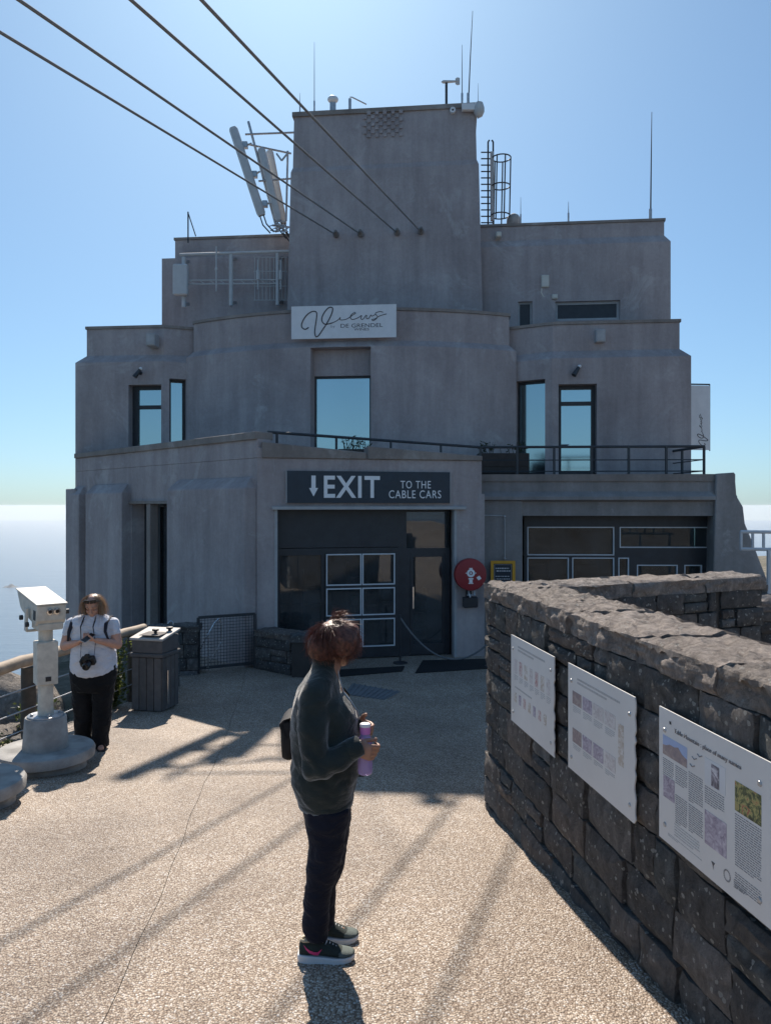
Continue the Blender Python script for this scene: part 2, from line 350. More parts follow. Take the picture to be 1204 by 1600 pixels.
def hairmat(name, c, tip):
    m, nt, b, out = nodes(name); co = coords(nt)
    nt.links.new(ramp(nt, nz(nt, co, 60, 4), [(0.3, c), (0.72, tip)]), b.inputs['Base Color'])
    b.inputs['Roughness'].default_value = 0.42; b.inputs['Specular IOR Level'].default_value = 0.45
    tr = nt.nodes.new('ShaderNodeBsdfTranslucent'); tr.inputs[0].default_value = (*tip, 1)
    mx = nt.nodes.new('ShaderNodeMixShader'); mx.inputs[0].default_value = 0.3
    nt.links.new(b.outputs[0], mx.inputs[1]); nt.links.new(tr.outputs[0], mx.inputs[2]); nt.links.new(mx.outputs[0], out.inputs[0])
hairmat('hair_auburn', (0.04, 0.018, 0.014), (0.3, 0.115, 0.075)); hairmat('hair_light', (0.2, 0.125, 0.075), (0.55, 0.38, 0.24))
def leafmat(name, c, t):
    m, nt, b, out = nodes(name); co = coords(nt)
    nt.links.new(ramp(nt, nz(nt, co, 9, 4), [(0.3, tuple(x*.6 for x in c)), (0.7, tuple(x*1.35 for x in c))]), b.inputs['Base Color']); b.inputs['Roughness'].default_value = 0.55
    tr = nt.nodes.new('ShaderNodeBsdfTranslucent'); tr.inputs[0].default_value = (*t, 1)
    mx = nt.nodes.new('ShaderNodeMixShader'); mx.inputs[0].default_value = 0.35
    nt.links.new(b.outputs[0], mx.inputs[1]); nt.links.new(tr.outputs[0], mx.inputs[2]); nt.links.new(mx.outputs[0], out.inputs[0])
leafmat('leaf', (0.07, 0.1, 0.035), (0.2, 0.24, 0.06)); leafmat('leaf_pale', (0.12, 0.14, 0.06), (0.26, 0.27, 0.1)); leafmat('leaf_dark', (0.03, 0.045, 0.02), (0.08, 0.1, 0.03))
def mirror_glass(name, tint, rough=0.03):
    m, nt, b, out = nodes(name); b.inputs['Base Color'].default_value = (*tint, 1); b.inputs['Metallic'].default_value = 1.0; b.inputs['Roughness'].default_value = rough
    bump(nt, nz(nt, coords(nt), 1.3, 2), b, 0.03, 0.02)
mirror_glass('solar_glass', (0.36, 0.46, 0.48), 0.13)
def clear_glass(name, tint, refl=0.5):
    m, nt, b, out = nodes(name); nt.nodes.remove(b)
    t = N(nt, 'ShaderNodeBsdfTransparent'); t.inputs[0].default_value = (*tint, 1); g = N(nt, 'ShaderNodeBsdfGlossy', i_Roughness=0.02); g.inputs[0].default_value = (0.9, 0.95, 1, 1)
    fr = N(nt, 'ShaderNodeFresnel', i_IOR=1.5); ad = N(nt, 'ShaderNodeMath', operation='MULTIPLY_ADD', i_1=refl*2, i_2=refl*0.12); nt.links.new(fr.outputs[0], ad.inputs[0])
    mx = nt.nodes.new('ShaderNodeMixShader'); nt.links.new(ad.outputs[0], mx.inputs[0]); nt.links.new(t.outputs[0], mx.inputs[1]); nt.links.new(g.outputs[0], mx.inputs[2])
    df = N(nt, 'ShaderNodeBsdfDiffuse'); df.inputs[0].default_value = (0.5, 0.52, 0.54, 1); m2 = nt.nodes.new('ShaderNodeMixShader'); nt.links.new(ramp(nt, nz(nt, coords(nt), 3, 5), [(0.3, (0.03,)*3), (0.7, (0.1,)*3)]), m2.inputs[0]); nt.links.new(mx.outputs[0], m2.inputs[1]); nt.links.new(df.outputs[0], m2.inputs[2]); nt.links.new(m2.outputs[0], out.inputs[0])
clear_glass('door_glass', (0.4, 0.46, 0.48), 0.4); clear_glass('shop_glass', (0.3, 0.4, 0.4), 0.13)
def bottle_mat():
    m, nt, b, out = nodes('bottle_purple'); b.inputs['Base Color'].default_value = (0.66, 0.52, 0.88, 1); b.inputs['Roughness'].default_value = 0.2
    b.inputs['Transmission Weight'].default_value = 0.55; b.inputs['IOR'].default_value = 1.3
    simple('bottle_pink', (0.62, 0.2, 0.5), 0.35, bs=0, var=0.05); simple('bottle_cap', (0.82, 0.78, 0.8), 0.4, bs=0, var=0.03)
bottle_mat()
def photo_print(name, stops, scale=6, dist=1.5):
    m, nt, b, out = nodes(name); n = nz(nt, coords(nt, (1, 1, 1.3)), scale, 6, 0.7, dist); nt.links.new(ramp(nt, n, stops), b.inputs['Base Color']); b.inputs['Roughness'].default_value = 0.5
photo_print('print_mountain', [(0.3, (0.2, 0.17, 0.2)), (0.5, (0.3, 0.24, 0.24)), (0.7, (0.42, 0.36, 0.33))], 18)
simple('print_sky', (0.33, 0.42, 0.62), 0.5, var=0.1, bs=0)
photo_print('print_mauve', [(0.3, (0.16, 0.13, 0.19)), (0.5, (0.38, 0.34, 0.42)), (0.7, (0.6, 0.57, 0.62))], 22)
photo_print('print_portrait', [(0.36, (0.08, 0.075, 0.09)), (0.46, (0.3, 0.28, 0.33)), (0.56, (0.66, 0.65, 0.68))], 14)
photo_print('print_flower', [(0.36, (0.03, 0.04, 0.02)), (0.46, (0.1, 0.12, 0.05)), (0.54, (0.4, 0.38, 0.14)), (0.62, (0.34, 0.07, 0.06))], 20)
photo_print('print_faded', [(0.32, (0.42, 0.38, 0.38)), (0.5, (0.56, 0.54, 0.54)), (0.7, (0.68, 0.67, 0.66))], 26)
photo_print('print_red', [(0.35, (0.4, 0.13, 0.12)), (0.5, (0.5, 0.4, 0.4)), (0.6, (0.68, 0.67, 0.66))], 40)
photo_print('print_tan', [(0.35, (0.42, 0.34, 0.27)), (0.5, (0.52, 0.48, 0.43)), (0.6, (0.68, 0.67, 0.66))], 24)
def sea_mat():
    m, nt, b, out = nodes('sea_water'); b.inputs['Base Color'].default_value = (0.025, 0.075, 0.13, 1); b.inputs['Roughness'].default_value = 0.28
    p = bump(nt, nz(nt, coords(nt, (0.5, 1, 1)), 0.004, 5, 0.6), b, 0.6, 25.0); bump(nt, nz(nt, coords(nt, (0.6, 1, 1)), 0.05, 4, 0.7), b, 0.7, 3.0, p)
sea_mat()
def soil():
    m, nt, b, out = nodes('mountain_ground'); co = coords(nt)
    col = ramp(nt, nz(nt, co, 1.3, 7, 0.7), [(0.3, (0.06, 0.07, 0.035)), (0.5, (0.16, 0.14, 0.1)), (0.66, (0.3, 0.26, 0.21))])
    nt.links.new(col, b.inputs['Base Color']); b.inputs['Roughness'].default_value = 0.95; bump(nt, nz(nt, co, 6, 7, 0.75), b, 1.0, 0.12)
soil()
HAZE = 2e-5
# ------------------------------------------------------------------ setting: sea, mountain, terrace
mb = MB(); rr = [0]+[40*1.16**k for k in range(50)]; rr = [r for r in rr if r < 62000]+[62000]; n = 96
vs = [(0, 0, -1060)]; fs = []
for r in rr[1:]:
    for k in range(n): a = 2*math.pi*k/n; vs.append((r*math.cos(a), r*math.sin(a), -1060))
for k in range(n): fs.append((0, 1+k, 1+(k+1) % n))
for j in range(len(rr)-2):
    for k in range(n): a = 1+j*n+k; b = 1+j*n+(k+1) % n; fs.append((a, a+n, b+n, b))
mb.add(vs, fs); obj('sea', mb, 'sea_water', kind='structure', fix=False)
def mountain_z(x, y):
    xm = -5.6-0.22*max(0, min(12, y-10))
    s = max(xm-x, x-45, -9.6-y, y-50); base = ground(y)-0.3-0.35*max(0, min(1.5, -3.9-x))*(1 if y < 13 else .2)
    nn = fbm((x*.35, y*.35, 3.1), 5)
    if s <= 0: return base+(0.12*nn-0.02 if x < -4.3 and y < 14 else -0.02)
    d = s*1.55 if s < 300 else 465+(s-300)*0.42
    return max(-1075, base-d+nn*min(s*.35, 30))
mb = MB(); rr = [0.45*k for k in range(60)]+[27*1.13**k for k in range(42)]; n = 150
vs = [(0, 6, mountain_z(0, 6))]; fs = []
for r in rr[1:]:
    for k in range(n): a = 2*math.pi*k/n; x, y = r*math.cos(a), 6+r*math.sin(a); vs.append((x, y, mountain_z(x, y)))
for k in range(n): fs.append((0, 1+k, 1+(k+1) % n))
for j in range(len(rr)-2):
    for k in range(n): a = 1+j*n+k; b = 1+j*n+(k+1) % n; fs.append((a, a+n, b+n, b))
mb.add(vs, fs); obj('mountain', mb, 'mountain_ground', kind='structure', fix=False)
def lx(y): return -3.50-(12-y)*0.205 if y < 12 else -3.50-(y-12)*0.0
def jx(y): return -1.13-0.1218*(y-3.13)+.012*math.sin(y*1.7)+.006*math.sin(y*6.1)
ys = [-9.5+0.15*k for k in range(122)]+[8.8+.2*k for k in range(17)]+[13, 14, 16, 18, 21]
def slab(xl, xr):
    mb = MB(); vs = []; fs = []
    for y in ys:
        a, b, g = xl(y), xr(y), ground(y); vs += [(a, y, g-.2), (a, y, g), (b, y, g), (b, y, g-.2)]
    for i in range(len(ys)-1):
        for k in range(3): a = i*4+k; fs.append((a, a+1, a+5, a+4))
    return mb.add(vs, fs)
obj('terrace', slab(lambda y: lx(y), lambda y: jx(y)-.0018), 'aggregate', kind='structure', label='pebble-faced terrace paving left of the expansion joint')
obj('terrace', slab(lambda y: jx(y)+.0018, lambda y: 14.0), 'aggregate', kind='structure', label='pebble-faced terrace paving right of the expansion joint')
mb = MB(); isl = P(17, 917, 1060/((917-790)/F)); D = isl.y
mb.add(*(lambda g: (g[0], g[1]))(([(isl.x+u*D/F*9, D+v*90, -1062+max(0, (1-u*u)*(1-v*v))*D/F*(3+2.5*math.sin(u*7+1))) for v in (-1, -.3, .3, 1) for u in [i/8-1 for i in range(17)]],
     [(j*17+i, j*17+i+1, (j+1)*17+i+1, (j+1)*17+i) for j in range(3) for i in range(16)])))
obj('island', mb, 'sea_island', kind='structure', smooth=180)

# ------------------------------------------------------------------ the cable station
ST = thing('cable_station', (0, 18, GZ), 'large brown-grey plastered cable car station with square tower and curved bay', 'building')
class Path:
    def __init__(s, pts): s.p = [Vector(q) for q in pts]; s.S = [0]; [s.S.append(s.S[-1]+(b-a).length) for a, b in zip(s.p, s.p[1:])]
    def u(s, px):
        for i in range(len(s.p)-1):
            h = Vector(hit(px, s.p[i], s.p[i+1])); d = s.p[i+1]-s.p[i]; t = (h-s.p[i]).dot(d)/d.length_squared
            if -1e-6 <= t <= 1+1e-6: return s.S[i]+t*d.length
        raise ValueError(px)
    def at(s, u):
        for i in range(len(s.p)-1):
            if u <= s.S[i+1]+1e-6 or i == len(s.p)-2: return s.p[i].lerp(s.p[i+1], (u-s.S[i])/(s.S[i+1]-s.S[i]))
def opening(path, px0, px1, py0, py1):
    u0, u1 = path.u(px0), path.u(px1); Y = path.at((u0+u1)/2).y; return (u0, u1, zat(py1, Y), zat(py0, Y))
def window(path, op, inset, fw, fmat, gmat, panes, parent=ST, name='window', fd=0.06, bead=None, sub='pane', gx=0.0):
    """frame ring with rebated panes; panes = normalised (u0,u1,v0,v1) of the clear opening"""
    A, B = path.at(op[0]), path.at(op[1]); d = (B-A).normalized(); nin = Vector((-d.y, d.x))
    o = A+nin*inset; fr = frame((o.x, o.y, op[2]), (d.x, d.y, 0), (0, 0, 1)); W, H = (B-A).length, op[3]-op[2]
    mb = MB(); us = sorted(set([0, 1]+[a for p in panes for a in p[:2]])); vs_ = sorted(set([0, 1]+[a for p in panes for a in p[2:]]))
    inner = [(p[0]*W+fw/2+(fw/2 if p[0] == 0 else 0), p[1]*W-fw/2-(fw/2 if p[1] == 1 else 0), p[2]*H+fw/2+(fw/2 if p[2] == 0 else 0), p[3]*H-fw/2-(fw/2 if p[3] == 1 else 0)) for p in panes]
    xs = sorted(set([0, W]+[a for p in inner for a in p[:2]])); zs = sorted(set([0, H]+[a for p in inner for a in p[2:]]))
    ins = lambda x, z: any(p[0] < x < p[1] and p[2] < z < p[3] for p in inner)
    for i in range(len(xs)-1):
        for j in range(len(zs)-1):
            if ins((xs[i]+xs[i+1])/2, (zs[j]+zs[j+1])/2): continue
            mb.add([fr @ Vector(q) for q in ((xs[i], zs[j], 0), (xs[i+1], zs[j], 0), (xs[i+1], zs[j+1], 0), (xs[i], zs[j+1], 0))], [(0, 1, 2, 3)])
    for p in inner:
        q = [(p[0], p[2]), (p[1], p[2]), (p[1], p[3]), (p[0], p[3])]
        mb.add([fr @ Vector((*c, 0)) for c in q]+[fr @ Vector((*c, -fd)) for c in q], [(i, (i+1) % 4, 4+(i+1) % 4, 4+i) for i in range(4)])
    w = obj(name, mb, fmat, parent, fix=False)
    for p in inner:
        g = MB(); g.bx(p[0]-.01, p[1]+.01, p[2]-.01, p[3]+.01, -fd+.004, -fd+.010, fr); obj(sub, g, gmat, w)
        if bead:
            b = MB(); bw = bead; z = -.012
            for (x0, x1, y0, y1) in ((p[0], p[1], p[2], p[2]+bw), (p[0], p[1], p[3]-bw, p[3]), (p[0], p[0]+bw, p[2]+bw, p[3]-bw), (p[1]-bw, p[1], p[2]+bw, p[3]-bw)): b.bx(x0, x1, y0, y1, -fd+.012, .008, fr)
            obj('glazing_bead', b, 'bead_white', w)
    return w, fr, W, H
def tier(name, plan, z0, zl, zt, inset, mat='plaster', ops=(), t=0.25, coping=0.07, ledge=0.2, over=0.03, cop=True):
    mb = MB(); facade(mb, plan, z0, zl, ops, t, closed=True)
    pin = offset(plan, -inset); n = len(plan)
    rings = [[(*p, zl) for p in plan], [(*p, zl+ledge) for p in pin], [(*p, zt-coping) for p in pin]]
    mb.loft([[Vector(v) for v in r] for r in rings], caps=False); mb.add([(*p, zt-coping-.25) for p in pin], [tuple(range(n))])
    o = obj(name, mb, mat, ST, fix=False)
    if cop:
        po = offset(plan, -inset+over); c = MB(); pi2 = offset(plan, -inset-.3)
        c.loft([[Vector((*p, zt-coping)) for p in po], [Vector((*p, zt)) for p in po], [Vector((*p, zt+.01)) for p in pi2], [Vector((*p, zt-.3)) for p in pi2]], caps=False)
        obj('coping', c, 'coping_cement', o, fix=False)
    return o
# --- tower (slightly battered, thin coping), with a lattice vent
TL, TR = PT(449, 20.6), PT(753, 20.6)
def tower_plan(d): return [(TL[0]+d, TL[1]+d), (TR[0]-d, TR[1]+d), (TR[0]+.5-d, TR[1]+6-d), (TL[0]+.5+d, TL[1]+6-d)]
mb = MB(); zt = zat(160, TL[1]*.99); ztop = [zat(171, TL[1]), zat(157, TR[1]), zat(157, TR[1]), zat(171, TL[1])]; zq = sum(ztop)/4
rings = [[Vector((*p, -1.5)) for p in tower_plan(0)], [Vector((*p, zat(480, 20.5))) for p in tower_plan(0)], [Vector((*p, zat(258, 20.5))) for p in tower_plan(.08)], [Vector((*p, zat(250, 20.5))) for p in tower_plan(.13)], [Vector((*p, zq-.12)) for p in tower_plan(.16)]]
mb.loft(rings); tower = obj('tower', mb, 'plaster', ST)
mb = MB(); mb.loft([[Vector((*p, zq-.12)) for p in tower_plan(.11)], [Vector((*p, zq)) for p in tower_plan(.11)], [Vector((*p, zq+.01)) for p in tower_plan(.4)]]); obj('coping', mb, 'coping_cement', tower)
TF = Path([TL, TR])
def tower_pt(px, py, out=0.0):
    h = hit(px, TL, TR); d = (Vector(TR)-Vector(TL)).normalized(); return Vector((h[0]+d.y*out, h[1]-d.x*out, zat(py, h[1])))
fr = frame(tower_pt(566, 212, -.12), (TR[0]-TL[0], TR[1]-TL[1], 0), (0, 0, 1)); w_, h_ = 1.07, .70
mb = MB()
for i in range(10):
    for j in range(7):
        if (i+j) % 2: mb.bx(i*w_/10, (i+1)*w_/10-.008, j*h_/7, (j+1)*h_/7-.008, 0.003, .014, fr)
obj('vent_lattice', mb, 'plaster', tower)
# --- upper blocks beside the tower
a, b = PT(253, 21.4), PT(470, 21.4)
Y1 = a[1]; tier('upper_block', [a, b, (b[0]+.5, b[1]+5), (a[0]+.5, a[1]+5)], 0.5, zat(404, Y1), zat(367, Y1), .28, cop=True, ledge=.08)
a, b = PT(735, 20.9), PT(1047, 20.9); Y1 = b[1]; pth = Path([a, b])
w1 = opening(pth, 867, 968, 470, 500); w2 = opening(pth, 809, 831, 471, 512)
tier('upper_block', [a, b, (b[0]+.5, b[1]+5), (a[0]+.5, a[1]+5)], 0.5, zat(377, Y1), zat(338, Y1), .13, ops=[w1, w2], t=.18)
window(pth, w1, .10, .07, 'jamb_grey', 'frame_dark', [(0, 1, 0, 1)], fd=.03, sub='backing'); window(pth, w1[:1]+(w1[1],)+w1[2:], .145, .11, 'frame_dark', 'solar_glass', [(0, .5, 0, 1), (.5, 1, 0, 1)], fd=.02)
window(pth, w2, .10, .05, 'jamb_grey', 'frame_dark', [(0, 1, 0, 1)], fd=.03, sub='backing'); window(pth, w2, .145, .08, 'frame_dark', 'solar_glass', [(0, 1, 0, 1)], fd=.02)
# --- side wings with chamfered inner corners
a, b = PT(118, 18.6), PT(255, 18.6); c = (b[0]+1.5, b[1]+.62); pl = [a, b, c, (c[0], c[1]+4), (a[0]+.4, a[1]+5)]
p1, p2 = Path([a, b]), Path([b, c]); L1 = p1.S[-1]
o1 = opening(p1, 201, 252, 601, 705); q = opening(p2, 265, 291, 592, 692); o2 = (L1+q[0], L1+q[1], zat(705, b[1]), q[3])
tier('side_wing', pl, -1.2, zat(567, a[1]), zat(508, a[1]), .2, ops=[o1, o2], t=.3)
window(p1, o1, .24, .09, 'frame_dark', 'solar_glass', [(0.12, 1, 0, .68), (0.12, 1, .68, 1)]); window(p2, (q[0], q[1], o2[2], q[3]), .2, .06, 'frame_dark', 'solar_glass', [(0, 1, 0, 1)])
LW_A, LW_B = a, b
b, c = PT(862, 18.6), PT(1079, 18.6); a = (b[0]-1.5, b[1]+.85); pl = [a, b, c, (c[0]+.4, c[1]+5), (a[0], a[1]+3.6)]
p0, p1 = Path([a, b]), Path([b, c]); L0 = p0.S[-1]
q0 = opening(p0, 804, 851, 594, 742); q1 = opening(p1, 872, 932, 600, 742)
tier('side_wing', pl, -1.2, zat(556, c[1]), zat(495, c[1]), .2, ops=[q0, (q1[0]+L0, q1[1]+L0, q1[2], q1[3])], t=.3)
window(p0, q0, .2, .06, 'frame_dark', 'solar_glass', [(0, 1, 0, 1)])
wd, fr, W, H = window(p1, q1, .24, .09, 'frame_dark', 'solar_glass', [(0.0, 1, .8, 1), (0.0, 1, 0, .8)], name='balcony_door')
mb = MB(); mb.tube([fr @ Vector((W*.12, H*.34, .01)), fr @ Vector((W*.12, H*.34, .06)), fr @ Vector((W*.3, H*.34, .06))], .012); obj('handle', mb, 'galv', wd)
RW_B, RW_C = b, c
# --- curved bay with the big recessed window
XL, XR = PT(291, 18.85), PT(806, 18.85); ca = ((XL[0]+XR[0])/2, (XL[1]+XR[1])/2); ch = Vector((XR[0]-XL[0], XR[1]-XL[1])); half = ch.length/2; sag = 1.0; R_ = (half*half+sag*sag)/(2*sag)
dv = ch.normalized(); nv = Vector((dv.y, -dv.x)); cen = Vector(ca)-nv*(R_-sag); a0 = math.asin(half/R_)
arc = [cen+(nv*math.cos(t)+dv*math.sin(t))*R_ for t in [a0*(k/12-1) for k in range(25)]]
arc = [(v.x, v.y) for v in arc]; pb = Path(arc)
ob = opening(pb, 485, 579, 542, 720)
pl = arc+[(arc[-1][0]+.2, arc[-1][1]+2.2), (arc[0][0]+.2, arc[0][1]+2.2)]
Ym = min(v[1] for v in arc); bay = tier('curved_bay', pl, -.5, zat(551, 18.7), zat(482, Ym+.25), .16, ops=[ob], t=.45, ledge=.16)
wn_, fr, W, H = window(pb, ob, .34, .07, 'frame_dark', 'solar_glass', [(0, 1, 0, .76)], fd=.05)
mb = MB(); mb.bx(.005, W-.005, H*.765, H-.004, -.08, .06, fr); obj('lintel_panel', mb, 'plaster', bay)
BAY = pb
# --- entrance block: door face and the long angled left face
E0 = (P(402, 0, 13.7).x, 13.7); R1 = (P(752, 0, 14.6).x, 14.6); L1_ = (P(119, 0, 19.25).x, 19.25); zr = zat(712, 14.6)
pd = Path([E0, R1]); pl_ = Path([L1_, E0]); LL = pl_.S[-1]
dop = opening(pd, 429, 713, 796, 1031); dop = (dop[0], dop[1], GZ-.02, dop[3])
n1 = opening(pl_, 206, 277, 787, 990); n2 = opening(pl_, 122, 138, 788, 990)
n1 = (n1[0], n1[1], GZ, zat(787, 15.8)); n2 = (n2[0], n2[1], GZ-.3, zat(788, 18.5))
plan = [L1_, E0, R1, (R1[0]+.1, 21), (L1_[0]+.3, 22)]
mb = MB(); facade(mb, plan, GZ-.6, zr-.1, [(dop[0]+LL, dop[1]+LL, dop[2], dop[3]), n1, n2], .4, closed=True)
mb.add([(*p, zr-.25) for p in plan], [(0, 1, 2, 3, 4)])
ent = obj('entrance_block', mb, 'plaster', ST, fix=False)
def strip(A, B, za, zb0, zb1, out, back, name, mat, parent=ent, s0=0, s1=1):
    A, B = Vector(A), Vector(B); d = (B-A).normalized(); n_ = Vector((d.y, -d.x)); a, b = A.lerp(B, s0), A.lerp(B, s1)
    q = [a+n_*out, b+n_*out, b-n_*back, a-n_*back]; m = MB(); m.prism([(v.x, v.y) for v in q], za, [zb0, zb1, zb1, zb0]); return obj(name, m, mat, parent, bev=.012)
zc = zat(674, 13.7); zcl = zat(712, 19.25)+.05
strip(L1_, E0, zr-.1, zcl-.12, zc-.12, .0, .3, 'parapet', 'plaster'); strip(L1_, E0, zc-.14, zcl+.0, zc, .05, .34, 'coping', 'coping_cement')
zd0, zd1 = zat(690, 13.7), zat(710, 14.6)
strip(E0, R1, zr-.1, zd0-.1, zd1-.1, .0, .3, 'parapet', 'plaster'); strip(E0, R1, min(zd0, zd1)-.12, zd0, zd1, .04, .34, 'coping', 'coping_cement', s0=.02, s1=.47); strip(E0, R1, min(zd0, zd1)-.12, zd0-.05, zd1-.03, .05, .33, 'coping', 'coping_cement', s0=.475, s1=1)
def pilaster(px0, px1, ytop, out, zb=GZ-.5, ref=None):
    u0, u1 = pl_.u(px0), pl_.u(px1); A, B = pl_.at(u0), pl_.at(u1); d = (B-A).normalized(); n_ = Vector((d.y, -d.x)); z1 = zat(ytop, (A.y+B.y)/2)
    rings = [[Vector((*(A-n_*.02), z)), Vector((*(B-n_*.02), z)), Vector((*(B+n_*w-d*(out-w)*.6), z)), Vector((*(A+n_*w+d*(out-w)*.2), z))] for z, w in ((zb, out), (z1-.2, out), (z1, .03))]
    m = MB(); m.loft(rings); return obj('pilaster', m, 'plaster', ent, bev=.015)
pilaster(277.5, 400, 748, .24); pilaster(148, 205, 757, .22); pilaster(120, 136, 760, .2)
mb = MB(); A = Vector(L1_); mb.prism([(A.x-.22, A.y-.1), (A.x+.12, A.y-.35), (A.x+.4, A.y+.4), (A.x-.1, A.y+.8)], GZ-.8, zat(764, 19.2)); obj('pilaster', mb, 'plaster', ent, bev=.02)
# recessed strip windows between the pilasters, with a pale pillar
window(pl_, n1, .3, .07, 'frame_dark', 'door_glass', [(0, .34, 0, 1), (.34, 1, 0, 1)], parent=ent); window(pl_, n2, .3, .05, 'frame_dark', 'door_glass', [(0, 1, 0, 1)], parent=ent)
u = pl_.u(236); A = pl_.at(u); mb = MB(); mb.prism([(A.x-.13, A.y+.1), (A.x+.0, A.y-.07), (A.x+.14, A.y+.05), (A.x+.0, A.y+.25)], GZ-.3, n1[3]); obj('pillar', mb, 'coping_cement', ent, bev=.01)
u0, u1 = pl_.u(200), pl_.u(280); A, B = pl_.at(u0), pl_.at(u1); mb = MB(); mb.bar((A.x, A.y, n1[3]+.03), (B.x, B.y, n1[3]+.03), .12, .06); obj('lintel', mb, 'coping_cement', ent)
# lintel slab and pale jambs round the doors
A, B = pd.at(dop[0]), pd.at(dop[1]); d = (B-A).normalized(); n_ = Vector((d.y, -d.x))
mb = MB(); a, b = A-d*.05, B+d*.16; q = [a+n_*.09, b+n_*.09, b-n_*.1, a-n_*.1]; mb.prism([(v.x, v.y) for v in q], dop[3]-.003, dop[3]+.055); obj('lintel', mb, 'jamb_grey', ent, bev=.005)
for Q, s in ((A, 1), (B, -1)):
    mb = MB(); q = [Q+n_*.012, Q+d*s*.05+n_*.012, Q+d*s*.05-n_*.12, Q-n_*.12]; mb.prism([(v.x, v.y) for v in q], GZ-.01, dop[3]-.004); obj('door_jamb', mb, 'jamb_grey', ent)
# doors: local frame at the left jamb, x along, y up, z toward viewer
DF = frame((*(A-n_*.28), GZ), (d.x, d.y, 0), (0, 0, 1)); DW = (B-A).length; DH = dop[3]-GZ
def dx(px): return (Vector(hit(px, A, B))-A).dot(d)*1.0
def dz(py): return zat(py, (A.y+B.y)/2)-GZ
mb = MB()
for x0, x1, y0, y1 in ((0.05, dx(640), dz(856), DH-.0), (dx(628), dx(641), 0, dz(856)), (0.05, .12, 0, dz(856)), (.12, dx(628), dz(868), dz(857)), (dx(641), DW-.05, dz(866), dz(859)), (dx(701), DW-.05, 0, dz(866)), (dx(641), DW-.05, DH-.05, DH), (dx(641), dx(646), 0, dz(866)), (dx(505), dx(511), .03, dz(868))):
    mb.bx(x0, x1, y0, y1, -.04, .02, DF)
screen = obj('door_screen', mb, 'frame_dark', ent)
mb = MB(); mb.bx(.12, dx(505), .02, dz(868), -.02, -.014, DF); obj('pane', mb, 'door_glass', screen)
mb = MB(); mb.bx(dx(641), DW-.05, dz(859), DH-.05, -.02, -.014, DF); obj('pane', mb, 'door_glass', screen)
def leaf(x0, x1, cells, hx, zo):
    m = MB(); fw = .05
    y1_ = dz(866); gl = [(c[0], c[1], c[2], c[3]) for c in cells]
    xs = sorted(set([x0, x1]+[a for c in gl for a in c[:2]])); zs = sorted(set([.02, y1_]+[a for c in gl for a in c[2:]]))
    for i in range(len(xs)-1):
        for j in range(len(zs)-1):
            xm, zm = (xs[i]+xs[i+1])/2, (zs[j]+zs[j+1])/2
            if not any(c[0] < xm < c[1] and c[2] < zm < c[3] for c in gl): m.bx(xs[i], xs[i+1], zs[j], zs[j+1], zo-.02, zo+.02, DF)
    lf = obj('glass_door', m, 'frame_dark', ent)
    for c in gl:
        g = MB(); g.bx(c[0]-.01, c[1]+.01, c[2]-.01, c[3]+.01, zo-.004, zo+.003, DF); obj('pane', g, 'door_glass', lf)
        b = MB(); w = .022
        if hx is None:
            for q in ((c[0]-w, c[1]+w, c[2]-w, c[2]), (c[0]-w, c[1]+w, c[3], c[3]+w), (c[0]-w, c[0], c[2], c[3]), (c[1], c[1]+w, c[2], c[3])): b.bx(*q, zo+.02, zo+.035, DF)
            obj('glazing_bead', b, 'bead_white', lf)
    if hx is not None:
        h = MB(); zz = dz(938); h.tube([DF @ Vector(p) for p in ((hx, zz-.2, zo+.02), (hx, zz-.2, zo+.09), (hx, zz+.2, zo+.09), (hx, zz+.2, zo+.02))], .016); obj('handle', h, 'chrome', lf)
c0, c1, c2, c3 = dx(514), dx(566), dx(571), dx(619)
rows = [(dz(1012), dz(971)), (dz(962), dz(922)), (dz(914), dz(868))]
leaf(dx(511.5), dx(568.4), [(c0, c1, *r) for r in rows], None, .045); leaf(dx(568.6), dx(627.5), [(c2, c3, *r) for r in rows], None, .045)
leaf(dx(646.5), dx(700.5), [(dx(651), dx(697), .22, dz(873))], dx(651)-.02, 0.0)
# dim shop interior behind the doors
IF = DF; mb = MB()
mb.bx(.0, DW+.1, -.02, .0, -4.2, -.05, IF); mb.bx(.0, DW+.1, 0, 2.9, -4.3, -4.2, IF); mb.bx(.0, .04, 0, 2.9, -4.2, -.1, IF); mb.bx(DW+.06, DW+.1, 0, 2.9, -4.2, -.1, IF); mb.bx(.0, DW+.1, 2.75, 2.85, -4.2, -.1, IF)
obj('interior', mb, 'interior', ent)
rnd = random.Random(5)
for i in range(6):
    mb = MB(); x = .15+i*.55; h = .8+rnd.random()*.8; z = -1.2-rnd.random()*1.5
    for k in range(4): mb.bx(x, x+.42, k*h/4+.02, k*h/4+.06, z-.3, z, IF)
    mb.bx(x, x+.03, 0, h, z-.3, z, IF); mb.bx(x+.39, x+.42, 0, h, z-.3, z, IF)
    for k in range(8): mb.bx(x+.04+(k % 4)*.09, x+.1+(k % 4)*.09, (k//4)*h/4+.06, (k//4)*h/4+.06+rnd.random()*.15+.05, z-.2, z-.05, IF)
    obj('shelf_unit', mb, ['interior_mid', 'teal_cloth', 'interior_mid'][i % 3], ent)
